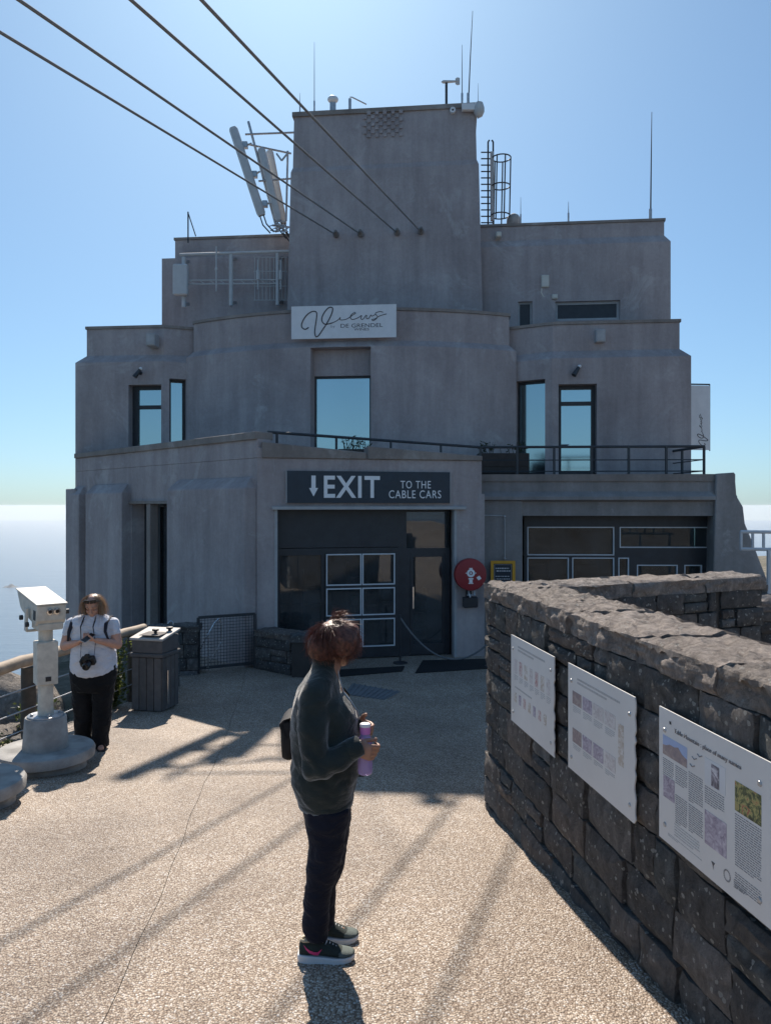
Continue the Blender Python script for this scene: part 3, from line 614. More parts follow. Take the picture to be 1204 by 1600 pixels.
# --- balcony over the shop front on the right
BL, BR = (P(738, 0, 16.35).x, 16.35), (P(1146, 0, 16.1).x, 16.1); pB = Path([BL, BR]); ztb = zat(741, 16.2)
def profile(A, B, prof, name, mat, parent, s0=0, s1=1, back=1.0):
    A, B = Vector(A), Vector(B); d = (B-A).normalized(); n_ = Vector((d.y, -d.x)); a, b = A.lerp(B, s0), A.lerp(B, s1)
    r = [[Vector((*(p+n_*o), z)) for o, z in prof]+[Vector((*(p-n_*back), prof[-1][1])), Vector((*(p-n_*back), prof[0][1]))] for p in (a, b)]
    m = MB(); m.loft(r); return obj(name, m, mat, parent)
z_ = lambda py: zat(py, 16.2)
balc = profile(BL, BR, [(0, z_(806)), (0, z_(784)), (.16, z_(781)), (.16, z_(776)), (.02, z_(768)), (.02, z_(752))], 'balcony_edge', 'plaster_grey', ST, back=2.5)
profile(BL, BR, [(.06, z_(752)), (.06, z_(741))], 'coping', 'coping_cement', balc, back=.35)
mb = MB(); a, b = hit(744, BL, BR), hit(815, BL, BR); mb.prism([(a[0], a[1]-.06), (b[0], b[1]-.06), (b[0], b[1]+1), (a[0], a[1]+1)], GZ-.4, z_(768)); obj('pier', mb, 'plaster_grey', ST, bev=.02)
mb = MB(); q = PT(724, 16, 0); mb.prism([(R1[0]-.25, R1[1]+.0), (R1[0]+.05, R1[1]-.03), (R1[0]+.3, R1[1]+2), (R1[0]-.2, R1[1]+2)], GZ-.4, zat(772, 14.6)); obj('pier', mb, 'plaster', ST)
sA, sB = (P(817, 0, 16.75).x, 16.75), (P(1132, 0, 16.6).x, 16.6); ps = Path([sA, sB]); sop = (0.02, ps.S[-1]-.02, GZ+.1, z_(806))
Y_ = 16.7; vz = lambda py: (zat(py, Y_)-sop[2])/(sop[3]-sop[2]); ux = lambda px: (ps.u(px)-sop[0])/(sop[1]-sop[0])
window(ps, sop, 0, .06, 'frame_dark', 'shop_glass', [(ux(821), ux(961), vz(870), vz(821)), (ux(965), ux(1110), vz(858), vz(821)), (ux(821), ux(890), .25, vz(869)), (ux(891), ux(961), .25, vz(869)), (ux(963), ux(984), .25, vz(869)), (ux(992), ux(1060), .1, vz(880)), (ux(1066), ux(1098), .1, vz(880))], name='shop_front', bead=.022)
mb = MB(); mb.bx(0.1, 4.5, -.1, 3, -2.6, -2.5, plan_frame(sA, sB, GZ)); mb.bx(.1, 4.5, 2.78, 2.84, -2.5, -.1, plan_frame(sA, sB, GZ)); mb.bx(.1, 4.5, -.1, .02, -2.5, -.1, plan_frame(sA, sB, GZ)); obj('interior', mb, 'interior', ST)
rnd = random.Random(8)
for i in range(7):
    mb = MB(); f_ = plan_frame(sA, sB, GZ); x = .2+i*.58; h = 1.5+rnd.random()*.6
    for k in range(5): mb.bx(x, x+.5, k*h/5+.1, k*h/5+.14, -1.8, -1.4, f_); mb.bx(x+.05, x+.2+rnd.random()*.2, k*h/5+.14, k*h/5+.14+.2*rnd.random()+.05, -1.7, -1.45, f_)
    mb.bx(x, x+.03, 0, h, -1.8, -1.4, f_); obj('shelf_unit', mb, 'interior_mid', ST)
mb = MB(); mb.prism([(sB[0]-.05, sB[1]), (sB[0]+.3, sB[1]+.03), (sB[0]+.3, sB[1]+.5), (sB[0]-.05, sB[1]+.5)], GZ-.5, z_(800)); obj('side_wall', mb, 'plaster_grey', ST)
# buttress sweeping down at the right end
prof = [(1118, 740), (1147, 738), (1150, 775), (1160, 792), (1163, 818), (1176, 850), (1197, 905), (1214, 960), (1232, 1040), (1110, 1040)]
mb = MB(); r0 = [P(x, y, 15.95) for x, y in prof]; r1 = [v+Vector((.35, 1.9, 0)) for v in r0]; mb.loft([r0, r1]); obj('buttress', mb, 'plaster_grey', ST, bev=.02)
# ------------------------------------------------------------------ signs
def text_fit(body, mat, fr, x0, x1, y0, y1, parent, off=0.0, name='lettering', ext=.003, spacing=1.0):
    cu = bpy.data.curves.new(name, 'FONT'); cu.body = body; cu.size = 1; cu.offset = off; cu.extrude = 0.001; cu.space_character = spacing; cu.resolution_u = 4
    t = bpy.data.objects.new(name, cu); COL.objects.link(t)
    dg = bpy.context.evaluated_depsgraph_get(); me = bpy.data.meshes.new_from_object(t.evaluated_get(dg)); bpy.data.objects.remove(t)
    xs = [v.co.x for v in me.vertices]; ys_ = [v.co.y for v in me.vertices]
    sx, sy = (x1-x0)/(max(xs)-min(xs)), (y1-y0)/(max(ys_)-min(ys_))
    me.transform(fr @ Matrix.Translation((x0, y0, 0)) @ Matrix.Diagonal((sx, sy, ext/.001, 1)) @ Matrix.Translation((-min(xs), -min(ys_), 0)))
    me.materials.clear(); me.materials.append(M[mat]); me.name = name
    o = bpy.data.objects.new(name, me); COL.objects.link(o); adopt(o, parent); return o
def flat(fr, pts, z0, z1): # extruded polygon in a local frame
    n = len(pts); m = MB(); m.add([fr @ Vector((x, y, z)) for z in (z0, z1) for x, y in pts], [tuple(range(n-1, -1, -1)), tuple(range(n, 2*n))]+[(i, (i+1) % n, n+(i+1) % n, n+i) for i in range(n)]); return m
def spline(pts, k=5):
    out = []; p = [Vector((*q, 0)) for q in pts]
    for i in range(len(p)-1):
        a, b, c, d = p[max(0, i-1)], p[i], p[i+1], p[min(len(p)-1, i+2)]
        for j in range(k):
            t = j/k; out.append(.5*((2*b)+(c-a)*t+(2*a-5*b+4*c-d)*t*t+(3*b-a-3*c+d)*t**3))
    return out+[p[-1]]
VIEWS = [[(228, 278), (195, 297), (165, 285), (153, 255), (170, 205), (205, 155), (250, 122), (290, 115), (312, 135), (308, 200), (295, 280), (292, 340), (305, 376), (330, 365), (370, 310), (420, 235), (460, 160), (478, 100), (465, 78), (430, 85), (390, 130), (365, 185), (370, 225), (395, 248), (430, 248), (480, 235), (530, 210), (558, 183), (550, 203), (575, 210), (625, 200), (680, 165), (712, 145), (706, 137), (680, 148), (660, 175), (668, 202), (695, 206), (740, 190), (776, 168), (768, 200), (790, 206), (826, 165), (826, 198), (848, 200), (872, 165), (880, 178), (920, 160)],
         [(995, 140), (965, 133), (925, 143), (918, 158), (938, 182), (925, 206), (895, 224), (882, 212), (915, 205), (960, 177), (1032, 158)]]
def views(fr, x0, y0, s, mat, parent, r):
    m = MB()
    for k, st in enumerate(VIEWS):
        pts = spline(st, 4); m.tube([fr @ Vector((x0+(p.x-153)*s, y0+(376-p.y)*s, .002)) for p in pts], [r*(1.25 if i < 100 and k == 0 else .8) for i in range(len(pts))], 6, flat=1.0)
    return obj('lettering', m, mat, parent)
# white sign on the curved bay
u0, u1 = BAY.u(457), BAY.u(619.5); A, B = BAY.at(u0), BAY.at(u1); d = (B-A).normalized(); nn = Vector((d.y, -d.x)); A2, B2 = A+nn*.13, B+nn*.13
SF = frame((A2.x, A2.y, zat(530, A2.y)), (d.x, d.y, 0), (0, 0, 1)); W = (B-A).length; H = zat(479, A2.y)-zat(530, A2.y)
s_views = thing('wall_sign', (A2.x, A2.y, zat(530, A2.y)), 'white rectangular Views wine sign on the curved parapet', 'sign')
mb = MB(); mb.bx(0, W, 0, H, -.03, 0, SF); obj('sign_board', mb, 'sign_white', s_views)
for q in ((.2, .26, .1, H-.1), (W-.26, W-.2, .1, H-.1)): mb = MB(); mb.bx(*q, -.16, -.028, SF); obj('bracket', mb, 'galv', s_views)
sc = W/1083; views(SF, 106*sc, .06*H, sc, 'letter_dark', s_views, .011)
text_fit('DE GRENDEL', 'letter_dark', SF, 512*sc, 945*sc, H-(305-75)*sc, H-(265-75)*sc, s_views, .0); text_fit('WINES', 'letter_dark', SF, 650*sc, 805*sc, H-(337-75)*sc, H-(312-75)*sc, s_views, .0)
text_fit('by', 'print_grey', SF, 412*sc, 455*sc, H-(308-75)*sc, H-(275-75)*sc, s_views, -.01)
# EXIT sign
A, B = Vector(hit(447.5, E0, R1)), Vector(hit(701, E0, R1)); d = (B-A).normalized(); nn = Vector((d.y, -d.x)); A2 = A+nn*.07
Ye = (A.y+B.y)/2; zb = zat(786, Ye); SF = frame((A2.x, A2.y, zb), (d.x, d.y, 0), (0, 0, 1)); W = (B-A).length; H = zat(737, Ye)-zb; sx = lambda px: (Vector(hit(px, E0, R1))-A).dot(d); sy = lambda py: zat(py, Ye)-zb
s_exit = thing('exit_sign', (A2.x, A2.y, zb), 'dark blue EXIT to the cable cars sign above the glass doors', 'sign')
mb = MB(); mb.bx(0, W, 0, H, -.045, 0, SF); obj('sign_board', mb, 'sign_navy', s_exit)
for q in ((-.012, 0, -.004, H+.004), (W, W+.012, -.004, H+.004)): mb = MB(); mb.bx(*q, -.068, .003, SF); obj('edge_trim', mb, 'jamb_grey', s_exit)
text_fit('EXIT', 'letter_white', SF, sx(505), sx(592), sy(778), sy(744), s_exit, .02, ext=.004, spacing=1.12)
text_fit('TO THE', 'letter_white', SF, sx(624), sx(671), sy(763), sy(751), s_exit, .0, spacing=1.15); text_fit('CABLE CARS', 'letter_white', SF, sx(606), sx(687), sy(778.5), sy(766), s_exit, .0, spacing=1.12)
a = [(485.6, 744), (492.2, 744), (492.2, 763), (496, 763), (489, 776), (482, 763), (485.6, 763)]
obj('arrow', flat(SF, [(sx(x), sy(y)) for x, y in a], .0, .004), 'letter_white', s_exit)
# vertical banner board at the right side of the building
bn = thing('banner_sign', P(1094, 703, 18.9), 'tall white Views board fixed to the right side of the building', 'sign')
BF = frame(P(1076, 703, 18.9), (1, .1, 0), (0, 0, 1)); bw, bh = 34/F*18.9, 101/F*18.9
mb = MB(); mb.bx(0, bw, 0, bh, -.03, 0, BF); obj('sign_board', mb, 'sign_white', bn)
mb = MB(); mb.tube([BF @ Vector((-.3, bh+.03, -.015)), BF @ Vector((bw, bh+.03, -.015))], .018); mb.tube([BF @ Vector((bw, -.02, -.015)), BF @ Vector((bw, bh+.03, -.015))], .014); obj('frame', mb, 'frame_dark', bn)
VF = BF @ Matrix.Translation((bw*.93, .1, 0)) @ Matrix.Rotation(math.pi/2, 4, 'Z'); views(VF, 0, .02, .78/880, 'letter_dark', bn, .007)
# fire hose reel
c = P(735, 898, 14.25); hr = thing('fire_hose_reel', c, 'round red fire hose reel on the wall right of the glass doors', 'hose reel')
RF = frame(c, (1, .07, 0), (0, 0, 1)); toR = RF
mb = MB(); mb.lathe([(.27, -.14), (.295, -.13), (.295, -.02), (.285, .0), (.2, .012), (.02, .014)], M=RF, n=40); obj('reel_cover', mb, 'red_paint', hr, smooth=40)
mb = MB(); mb.lathe([(.2, -.145), (.2, -.2), (.05, -.2)], M=RF, n=24); mb.bx(-.05, .05, -.5, .1, -.27, -.19, RF); obj('wall_bracket', mb, 'frame_dark', hr)
em = MB()
def disc(x, y, r, z0, z1, n=14): em.add([RF @ Vector((x+r*math.cos(2*math.pi*k/n), y+r*math.sin(2*math.pi*k/n), z)) for z in (z0, z1) for k in range(n)], [tuple(range(n, 2*n))]+[(k, (k+1) % n, n+(k+1) % n, n+k) for k in range(n)])
for k in range(16):
    a = 2*math.pi*k/16; b = 2*math.pi*(k+1)/16; em.add([RF @ Vector((-.0+r*math.cos(t), .03+r*math.sin(t), .022)) for r, t in ((.035, a), (.075, a), (.075, b), (.035, b))], [(0, 1, 2, 3)])
for q in ((-.03, .03, .1, .125), (-.045, .045, -.085, -.06), (-.03, .03, -.145, -.088), (-.045, .045, -.165, -.148), (-.095, -.08, .02, .04), (.08, .095, .02, .04), (-.014, .014, .01, .05)): em.bx(*q, .014, .02, RF)
obj('emblem', em, 'letter_white', hr, fix=False)
obj('sticker', flat(RF, [(.10, -.05), (.14, -.105), (.195, -.07), (.155, -.015)], .015, .018), 'letter_white', hr)
mb = MB(); mb.tube([RF @ Vector(p) for p in ((-.02, -.3, -.1), (-.02, -.36, -.06), (.0, -.42, -.04))], .018); mb.tube([RF @ Vector(p) for p in ((.08, -.3, -.1), (.08, -.39, -.06))], .016); mb.tube([RF @ Vector((-.06, -.38, -.06)), RF @ Vector((.05, -.38, -.06))], .012); obj('valve', mb, 'galv', hr)
hs = []; 0 and [hs.append(RF @ Vector((.02+.15*math.cos(t), -.48+.1*math.sin(t)-.012*t, -.1+.004*t))) for t in [k*.4 for k in range(26)]]; mb = MB(); mb.bx(-.12, .16, -.62, -.42, -.22, -.12, RF); obj('nozzle_box', mb, 'frame_dark', hr, bev=.02)
# yellow framed notice
c = P(784, 914, 16.18); nt_ = thing('notice_board', c, 'small yellow framed dark notice on the grey pier', 'notice'); NF = frame(P(766, 950, 16.18), (1, -.03, 0), (0, 0, 1)); k = 16.18/F
nw, nh = 38*k, 74*k
mb = MB(); [mb.bx(*q, 0, .035, NF) for q in ((0, nw, 0, .06), (0, nw, nh-.06, nh), (0, .06, .06, nh-.06), (nw-.06, nw, .06, nh-.06))]; obj('frame', mb, 'yellow_paint', nt_)
mb = MB(); mb.bx(.06, nw-.06, .06, nh-.06, 0, .012, NF); bd = obj('board', mb, 'sign_navy', nt_)
mb = MB(); [mb.bx(*q, .012, .016, NF) for q in ((.075, .08, .08, nh-.08), (nw-.08, nw-.075, .08, nh-.08), (.075, nw-.075, nh-.085, nh-.08))]; obj('border_line', mb, 'bead_white', bd)
mb = MB(); rnd = random.Random(3)
for i in range(6):
    y = nh-.17-i*.055-(.05 if i > 1 else 0)
    if y < .1: break
    x = .1+(.02 if i % 2 else 0)
    while x < nw-.13: w = .015+rnd.random()*.04; mb.bx(x, min(x+w, nw-.1), y, y+(.024 if i < 2 else .014), .012, .015, NF); x += w+.012
obj('notice_text', mb, 'bead_white', bd, kind='stuff')
pp = thing('conduit_pipe', P(788, 874, 16.15), 'thin pale conduit pipe running down the pier to the notice', 'pipe'); mb = MB(); mb.tube([P(745, 805, 16.2), P(785, 806, 16.2), P(788, 808, 16.2), P(788, 873, 16.2)], .013); obj('pipe', mb, 'jamb_grey', pp)
mb = MB(); [mb.ell(P(x, y, 16.19), .03, .03, .03, 8, 6) for x, y in ((746, 805), (787.5, 807), (788, 873))]; obj('joint', mb, 'galv', pp)
# ------------------------------------------------------------------ track ropes overhead
CD = Vector((242/F, 1, 230/F))
names = ['leftmost of four grey steel cables running from the tower overhead', 'second from the left of four grey steel overhead cables', 'third from the left of four grey steel overhead cables', 'rightmost of four grey steel cables running from the tower overhead']
for (px, py, tx, ty), nm in zip(((525, 367, 0, 50), (563, 366, 30, 0), (620, 364, 205, 0), (657, 362, 315, 0)), names):
    a = tower_pt(px, py, .0); s = (lambda e: e)(0)
    # rope passes through the sight line of (tx,ty): pick the depth from the common direction
    e = Vector(((tx-CX)/F, 1, (EY-ty)/F)); best = None
    for k in range(40, 160):
        Y = k*.1; q = e*Y+Vector((0, 0, CZ)); dd = (a-q).normalized(); err = (dd-CD.normalized()).length
        if best is None or err < best[0]: best = (err, q)
    d = (a-best[1]).normalized(); far = a-d*62
    c_ = thing('steel_cable', a, nm, 'cable', 'overhead steel cables')
    pts = [a+(far-a)*(i/24)-Vector((0, 0, 1.1*4*(i/24)*(1-i/24)*0.0)) for i in range(25)]
    mb = MB(); mb.tube(pts, .018, 8); obj('rope', mb, 'cable_steel', c_, smooth=60)
    mb = MB(); mb.lathe([(.02, 0), (.085, 0), (.085, .05), (.05, .09), (.04, .28), (.03, .3)], M=frame(a+Vector((0, 0, 0)), (1, 0, 0), (0, 0, 1)), n=14); obj('anchor_socket', mb, 'concrete_dark', c_, smooth=40)
# ------------------------------------------------------------------ roof gear
def whip(px, y0, y1, Y, label, r=.018, lean=0, grp='thin whip aerials on the roofs', base=True):
    b = P(px, y1, Y); t = P(px+lean, y0, Y); w = thing('whip_antenna', b, label, 'antenna', grp)
    mb = MB(); mb.tube([b-Vector((0, 0, .25)), b.lerp(t, .5), t], [r, r*.75, r*.35], 6); obj('rod', mb, 'rail_paint', w)
    if base: mb = MB(); mb.tube([b-Vector((0, 0, .3)), b+Vector((0, 0, .18))], r*1.9, 8); obj('base', mb, 'galv', w)
YT = 20.9
whip(491, 66, 168, YT+.3, 'tall thin aerial on the left half of the tower roof', .012); whip(468.5, 145, 170, YT+.3, 'very short aerial at the left corner of the tower roof', .01)
whip(721.5, 70, 156, YT+.2, 'straight medium aerial beside the wind vane', .015); whip(731, 17, 156, YT+.3, 'tallest aerial on the tower, leaning slightly right', .02, lean=7); whip(746.5, 130, 168, YT+.4, 'short thin aerial behind the dome camera', .009)
whip(1015.5, 175, 337, 21.2, 'tall dark aerial on the right upper roof', .022, lean=2); whip(887.5, 315, 343, 21.4, 'short aerial on the middle of the right upper roof', .013); whip(813, 308, 345, 21.5, 'small aerial beside the round dome by the ladder', .011)
b = P(294, 368, 21.6); w = thing('whip_antenna', b, 'short aerial with slanted stay on the left upper roof', 'antenna', 'thin whip aerials on the roofs'); mb = MB(); mb.tube([b-Vector((0, 0, .2)), P(294, 331, 21.6)], .02, 6); obj('rod', mb, 'rail_paint', w); mb = MB(); mb.tube([P(294.5, 334, 21.6), P(306, 369, 21.6)], .016, 6); obj('stay', mb, 'rail_paint', w)
# beacon lamp, hooked pipe, wind vane
b = P(520, 166, YT+.2); t = thing('beacon_lamp', b, 'small white floodlight lamp on the tower roof', 'lamp'); mb = MB(); mb.bx(b.x-.08, b.x+.08, b.y-.05, b.y+.05, b.z-.2, b.z+.1); obj('stand', mb, 'galv', t); mb = MB(); mb.ell(b+Vector((0, 0, .18)), .15, .12, .1); obj('lamp_head', mb, 'sign_white', t, smooth=60)
b = P(546.5, 166, YT+.2); t = thing('bent_pipe', b, 'hooked vent pipe on the tower roof', 'pipe'); mb = MB(); mb.tube([b-Vector((0, 0, .2)), b+Vector((0, 0, .2))], .04); obj('upright', mb, 'galv', t); mb = MB(); mb.tube([P(546.5, 152, YT+.2), P(550, 152, YT+.2), P(572, 163, YT+.5)], .018); obj('arm', mb, 'galv', t)
b = P(697, 156, YT+.2); t = thing('wind_vane', b, 'wind vane with pale tail fin on the tower roof', 'wind vane'); mb = MB(); mb.tube([b-Vector((0, 0, .2)), P(697, 128, YT+.2)], .035); obj('post', mb, 'rail_paint', t); mb = MB(); mb.tube([P(689, 128, YT+.2), P(692, 128, YT+.2), P(716, 127, YT+.2)], [.01, .045, .025]); obj('arm', mb, 'antenna_grey', t); mb = MB(); f_ = frame(P(711, 133, YT+.2), (1, 0, 0), (0, 0, 1)); k = YT/F; m2 = flat(f_, [(0, 2*k), (3*k, 0), (7*k, 1*k), (7*k, 11*k), (3*k, 12*k), (0, 10*k)], -.012, .012); obj('tail_fin', m2, 'antenna_grey', t)
# dome camera at the tower corner, round port on the face
b = P(742, 170, 20.4); t = thing('security_camera', b, 'white dome camera on a bracket at the upper right tower corner', 'camera'); mb = MB(); mb.bx(b.x-.35, b.x+.05, b.y-.06, b.y+.06, b.z-.05, b.z+.12); obj('bracket', mb, 'sign_white', t, bev=.01); mb = MB(); mb.lathe([(.03, .2), (.1, .18), (.14, .05), (.14, -.05), (.09, -.16), (.02, -.2)][::-1], c=b+Vector((.1, 0, -.03)), n=16); obj('dome', mb, 'antenna_grey', t, smooth=50)
b = tower_pt(707, 170, -.1); t = thing('wall_port', b, 'small white ring fitting near the top right of the tower', 'fitting'); mb = MB(); f_ = frame(b, (TR[0]-TL[0], TR[1]-TL[1], 0), (0, 0, 1)); mb.lathe([(.03, .03), (.03, .06), (.075, .06), (.075, -.05)][::-1], M=f_, n=18); obj('ring', mb, 'sign_white', t, smooth=50); mb = MB(); mb.lathe([(.028, -.05), (.028, .032), (.002, .033)], M=f_, n=12); obj('lens', mb, 'lens_black', t)
# caged ladder right of the tower
t = thing('caged_ladder', P(785, 345, 21.8), 'steel caged roof ladder on the right side of the tower', 'ladder'); YL = 21.8
for x in (762, 770): mb = MB(); mb.tube([P(x, 350, YL), P(x, 222, YL), P(x+(2 if x < 765 else -2), 219, YL)], .025, 6); obj('stile', mb, 'rail_paint', t)
for y in range(238, 350, 10): mb = MB(); mb.tube([P(751, y, YL), P(769, y, YL)], .018, 6); obj('rung', mb, 'rail_paint', t)
mb = MB(); mb.bar(P(768.5, 345, YL), P(768, 238, YL), .09, .12); obj('stringer', mb, 'antenna_grey', t)
hoop = lambda y, cx, rr_: [P(cx, y, YL)+Vector((rr_*math.cos(a), rr_*math.sin(a), 0)) for a in [2*math.pi*k/20 for k in range(21)]]
for y, cx in ((247, 783), (291, 782), (337, 781)): mb = MB(); mb.tube(hoop(y, cx, 14.5/F*YL), .018, 6, caps=False); obj('hoop', mb, 'rail_paint', t)
for a in (0.05, 1.3, -1.3, 2.2, -2.2): rr_ = 14.5/F*YL; mb = MB(); mb.bar(P(783, 247, YL)+Vector((rr_*math.cos(a), rr_*math.sin(a), 0)), P(781, 346, YL)+Vector((rr_*math.cos(a), rr_*math.sin(a), 0)), .035, .02); obj('cage_bar', mb, 'rail_paint', t)
b = P(802, 346, 21.9); t = thing('roof_dome', b, 'grey rounded dome on the right upper roof beside the ladder', 'dome'); mb = MB(); mb.lathe([(.2, -.4), (.2, -.02), (.19, .07), (.14, .16), (.06, .21), (.01, .215)], c=b, n=20); obj('shell', mb, 'concrete', t, smooth=50)
# sector antennas on the roof left of the tower
t = thing('sector_antenna_mast', P(425, 358, 21.0), 'leaning cluster of pale panel antennas on a frame left of the tower', 'antenna'); YA = 21.0
def sector(a, b, w, dpt, dY=0):
    a, b = P(*a, YA+dY), P(*b, YA+dY); d = (b-a).normalized(); x = d.cross(Vector((0, 1, 0))).normalized()
    f_ = Matrix((x, Vector((0, 1, 0)), d)).transposed().to_4x4(); f_.translation = a; L = (b-a).length; m = MB()
    prof = [(-w/2, 0), (-w/2*.7, -dpt*.6), (0, -dpt*.75), (w/2*.7, -dpt*.6), (w/2, 0), (w/2, dpt*.4), (-w/2, dpt*.4)]
    m.loft([[f_ @ Vector((px*s, py*s, z)) for px, py in prof] for z, s in ((0, .85), (.05, 1), (L-.1, 1), (L, .75))]); o = obj('panel_antenna', m, 'antenna_grey', t, smooth=35)
    m = MB(); [m.tube([f_ @ Vector((q, 0, L)), f_ @ Vector((q, 0, L+.25)), f_ @ Vector((q+.12, .05, L+.5))], .02, 6) for q in (-.05, .05)]; obj('feeder_cable', m, 'rail_paint', o)
sector((364, 200), (409, 337), .24, .14); sector((408, 233), (436, 345), .22, .14, .2); sector((421, 236), (443, 350), .2, .12, .6)
for a, b, r in (((388, 190), (431, 352), .035), ((449.5, 236), (447, 345), .028)): mb = MB(); mb.tube([P(*a, YA+.25), P(*b, YA+.25)], r, 8); obj('mast', mb, 'galv', t)
for a, b, y2 in (((383, 210), (460, 207), .3), ((390, 226), (455, 240), .3), ((404, 283), (456, 279), .3), ((432, 240), (440, 251), .1), ((440, 251), (449, 240), .1), ((410, 318), (424, 318), 0), ((381, 229), (393, 224), 0), ((394, 275), (406, 268), 0), ((425, 352), (452, 355), .2), ((432, 345), (446, 347), .1)):
    mb = MB(); mb.tube([P(*a, YA+.1), P(*b, YA+y2)], .026, 6); obj('strut', mb, 'galv', t)
for x, y in ((383, 227), (398, 273), (414, 319)): mb = MB(); c = P(x, y, YA+.1); mb.bx(c.x-.07, c.x+.07, c.y-.08, c.y+.08, c.z-.08, c.z+.08); obj('clamp', mb, 'galv', t, bev=.01)
mb = MB(); rnd = random.Random(2)
for i in range(7):
    q = [P(420+rnd.random()*30, 345+rnd.random()*18, YA+rnd.random()*.2) for _ in range(4)]; mb.tube(spline([(0, 0), (1, 1)], 1) and q, .014, 5)
obj('loose_cables', mb, 'galv', t)
# wall rig on the left upper block
YG = 21.35; t = thing('wall_antenna_rig', P(350, 478, YG), 'rail of pole-mounted aerials on the left upper wall', 'antenna')
for x, y0, y1, r in ((287.5, 402, 480, .055), (361, 398, 478, .055), (433.5, 396, 477, .05)):
    mb = MB(); mb.tube([P(x, y1, YG), P(x, y0, YG)], r, 10); o = obj('pole', mb, 'antenna_grey', t, smooth=40)
    for y in (y0+8, y1-4): mb = MB(); mb.bar(P(x, y, YG), P(x+7, y-1, YG+.35), .08, .09); obj('bracket', mb, 'galv', o)
c = P(283, 438, YG-.1); mb = MB(); mb.bx(c.x-.2, c.x+.2, c.y-.12, c.y+.06, c.z-.42, c.z+.42); obj('panel_antenna', mb, 'antenna_grey', t, bev=.03)
mb = MB(); mb.tube([P(281, 398, YG), P(452, 392.5, YG)], .04, 8); obj('rail', mb, 'antenna_grey', t, smooth=40)
mb = MB(); mb.tube([P(338, 385, YG-.05), P(338, 455, YG-.05)], .02, 6); mb.ell(P(338, 420, YG-.05), .04, .04, .06, 8, 6); obj('whip', mb, 'antenna_grey', t)
mb = MB(); [mb.tube([P(294, y, YG), P(438, y-1, YG)], .018, 6) for y in (438, 444)]; [mb.tube([P(x, 438, YG), P(x+8, 444, YG)], .01, 5) for x in range(296, 430, 16)]; obj('strut', mb, 'antenna_grey', t)
for x in (403, 438.5): mb = MB(); mb.tube([P(x, 406, YG-.1), P(x, 422, YG-.1), P(x, 423, YG-.1), P(x, 437, YG-.1), P(x, 438, YG-.1), P(x, 452, YG-.1)], [.02, .02, .05, .05, .02, .02], 8); obj('dipole', mb, 'antenna_grey', t)
mb = MB(); [mb.tube([P(x, 402, YG+.05), P(x, 469, YG+.05)], .009, 4) for x in range(398, 450, 6)]; [mb.tube([P(396.5, y, YG+.05), P(449, y, YG+.05)], .011, 4) for y in (402, 424, 447, 469)]; obj('wire_screen', mb, 'antenna_grey', t)
# boxes and lamps on the walls
def wall_box(px, py, w, h, Y, mat, label, cat, dep=.12, name='wall_box'):
    c = P(px, py, Y); t = thing(name, c, label, cat); mb = MB(); mb.bx(c.x-w/2, c.x+w/2, c.y-dep, c.y+.35, c.z-h/2, c.z+h/2); b = obj('case', mb, mat, t, bev=.012)
    mb = MB(); mb.bx(c.x-w/2+.025, c.x+w/2-.025, c.y-dep-.012, c.y-dep+.01, c.z-h/2+.025, c.z+h/2-.025); obj('front_cover', mb, mat, b); return t
YW = 19.0
wall_box(237.5, 532, .22, .29, 19.1, 'jamb_grey', 'pale square speaker box on the left wing parapet', 'speaker'); wall_box(936, 526, .22, .29, 18.25, 'jamb_grey', 'pale square speaker box on the right wing parapet', 'speaker')
t = wall_box(850, 441, .2, .32, 20.55, 'box_cream', 'cream junction box on the right upper wall, the larger upper one', 'box'); mb = MB(); mb.tube([P(846, 450, 20.5), P(845, 457, 20.5), P(848, 463, 20.5), P(855, 465, 20.5), P(862, 465, 20.5)], .02, 6); obj('conduit', mb, 'box_cream', t)
wall_box(865, 465, .15, .12, 20.5, 'box_cream', 'small cream junction box below the larger one by the strip window', 'box'); wall_box(778, 368, .13, .13, 20.6, 'box_cream', 'tiny white box high on the wall right of the tower', 'box')
def spot(px, py, Y, label):
    c = P(px, py, Y); t = thing('wall_lamp', c, label, 'lamp', 'wall spot lamps'); mb = MB(); mb.lathe([(.05, -.01), (.05, .02), (.02, .03)], M=frame(c+Vector((0, -.02, 0)), (1, 0, 0), (0, 0, 1)), n=12); mb.tube([c, c+Vector((-.02, -.12, -.03))], .015, 6); obj('arm', mb, 'frame_dark', t)
    mb = MB(); mb.tube([c+Vector((-.1, -.16, -.12)), c+Vector((-.06, -.14, -.06)), c+Vector((.03, -.12, .08))], [.06, .055, .035], 10); obj('head', mb, 'rail_paint', t, smooth=40); mb = MB(); mb.ell(c+Vector((.04, -.12, .09)), .045, .045, .04, 10, 6); obj('cap', mb, 'sign_white', t, smooth=60)
spot(220, 583, 19.15, 'small spot lamp above the left wing window'); spot(900, 580, 18.2, 'small spot lamp above the balcony door')
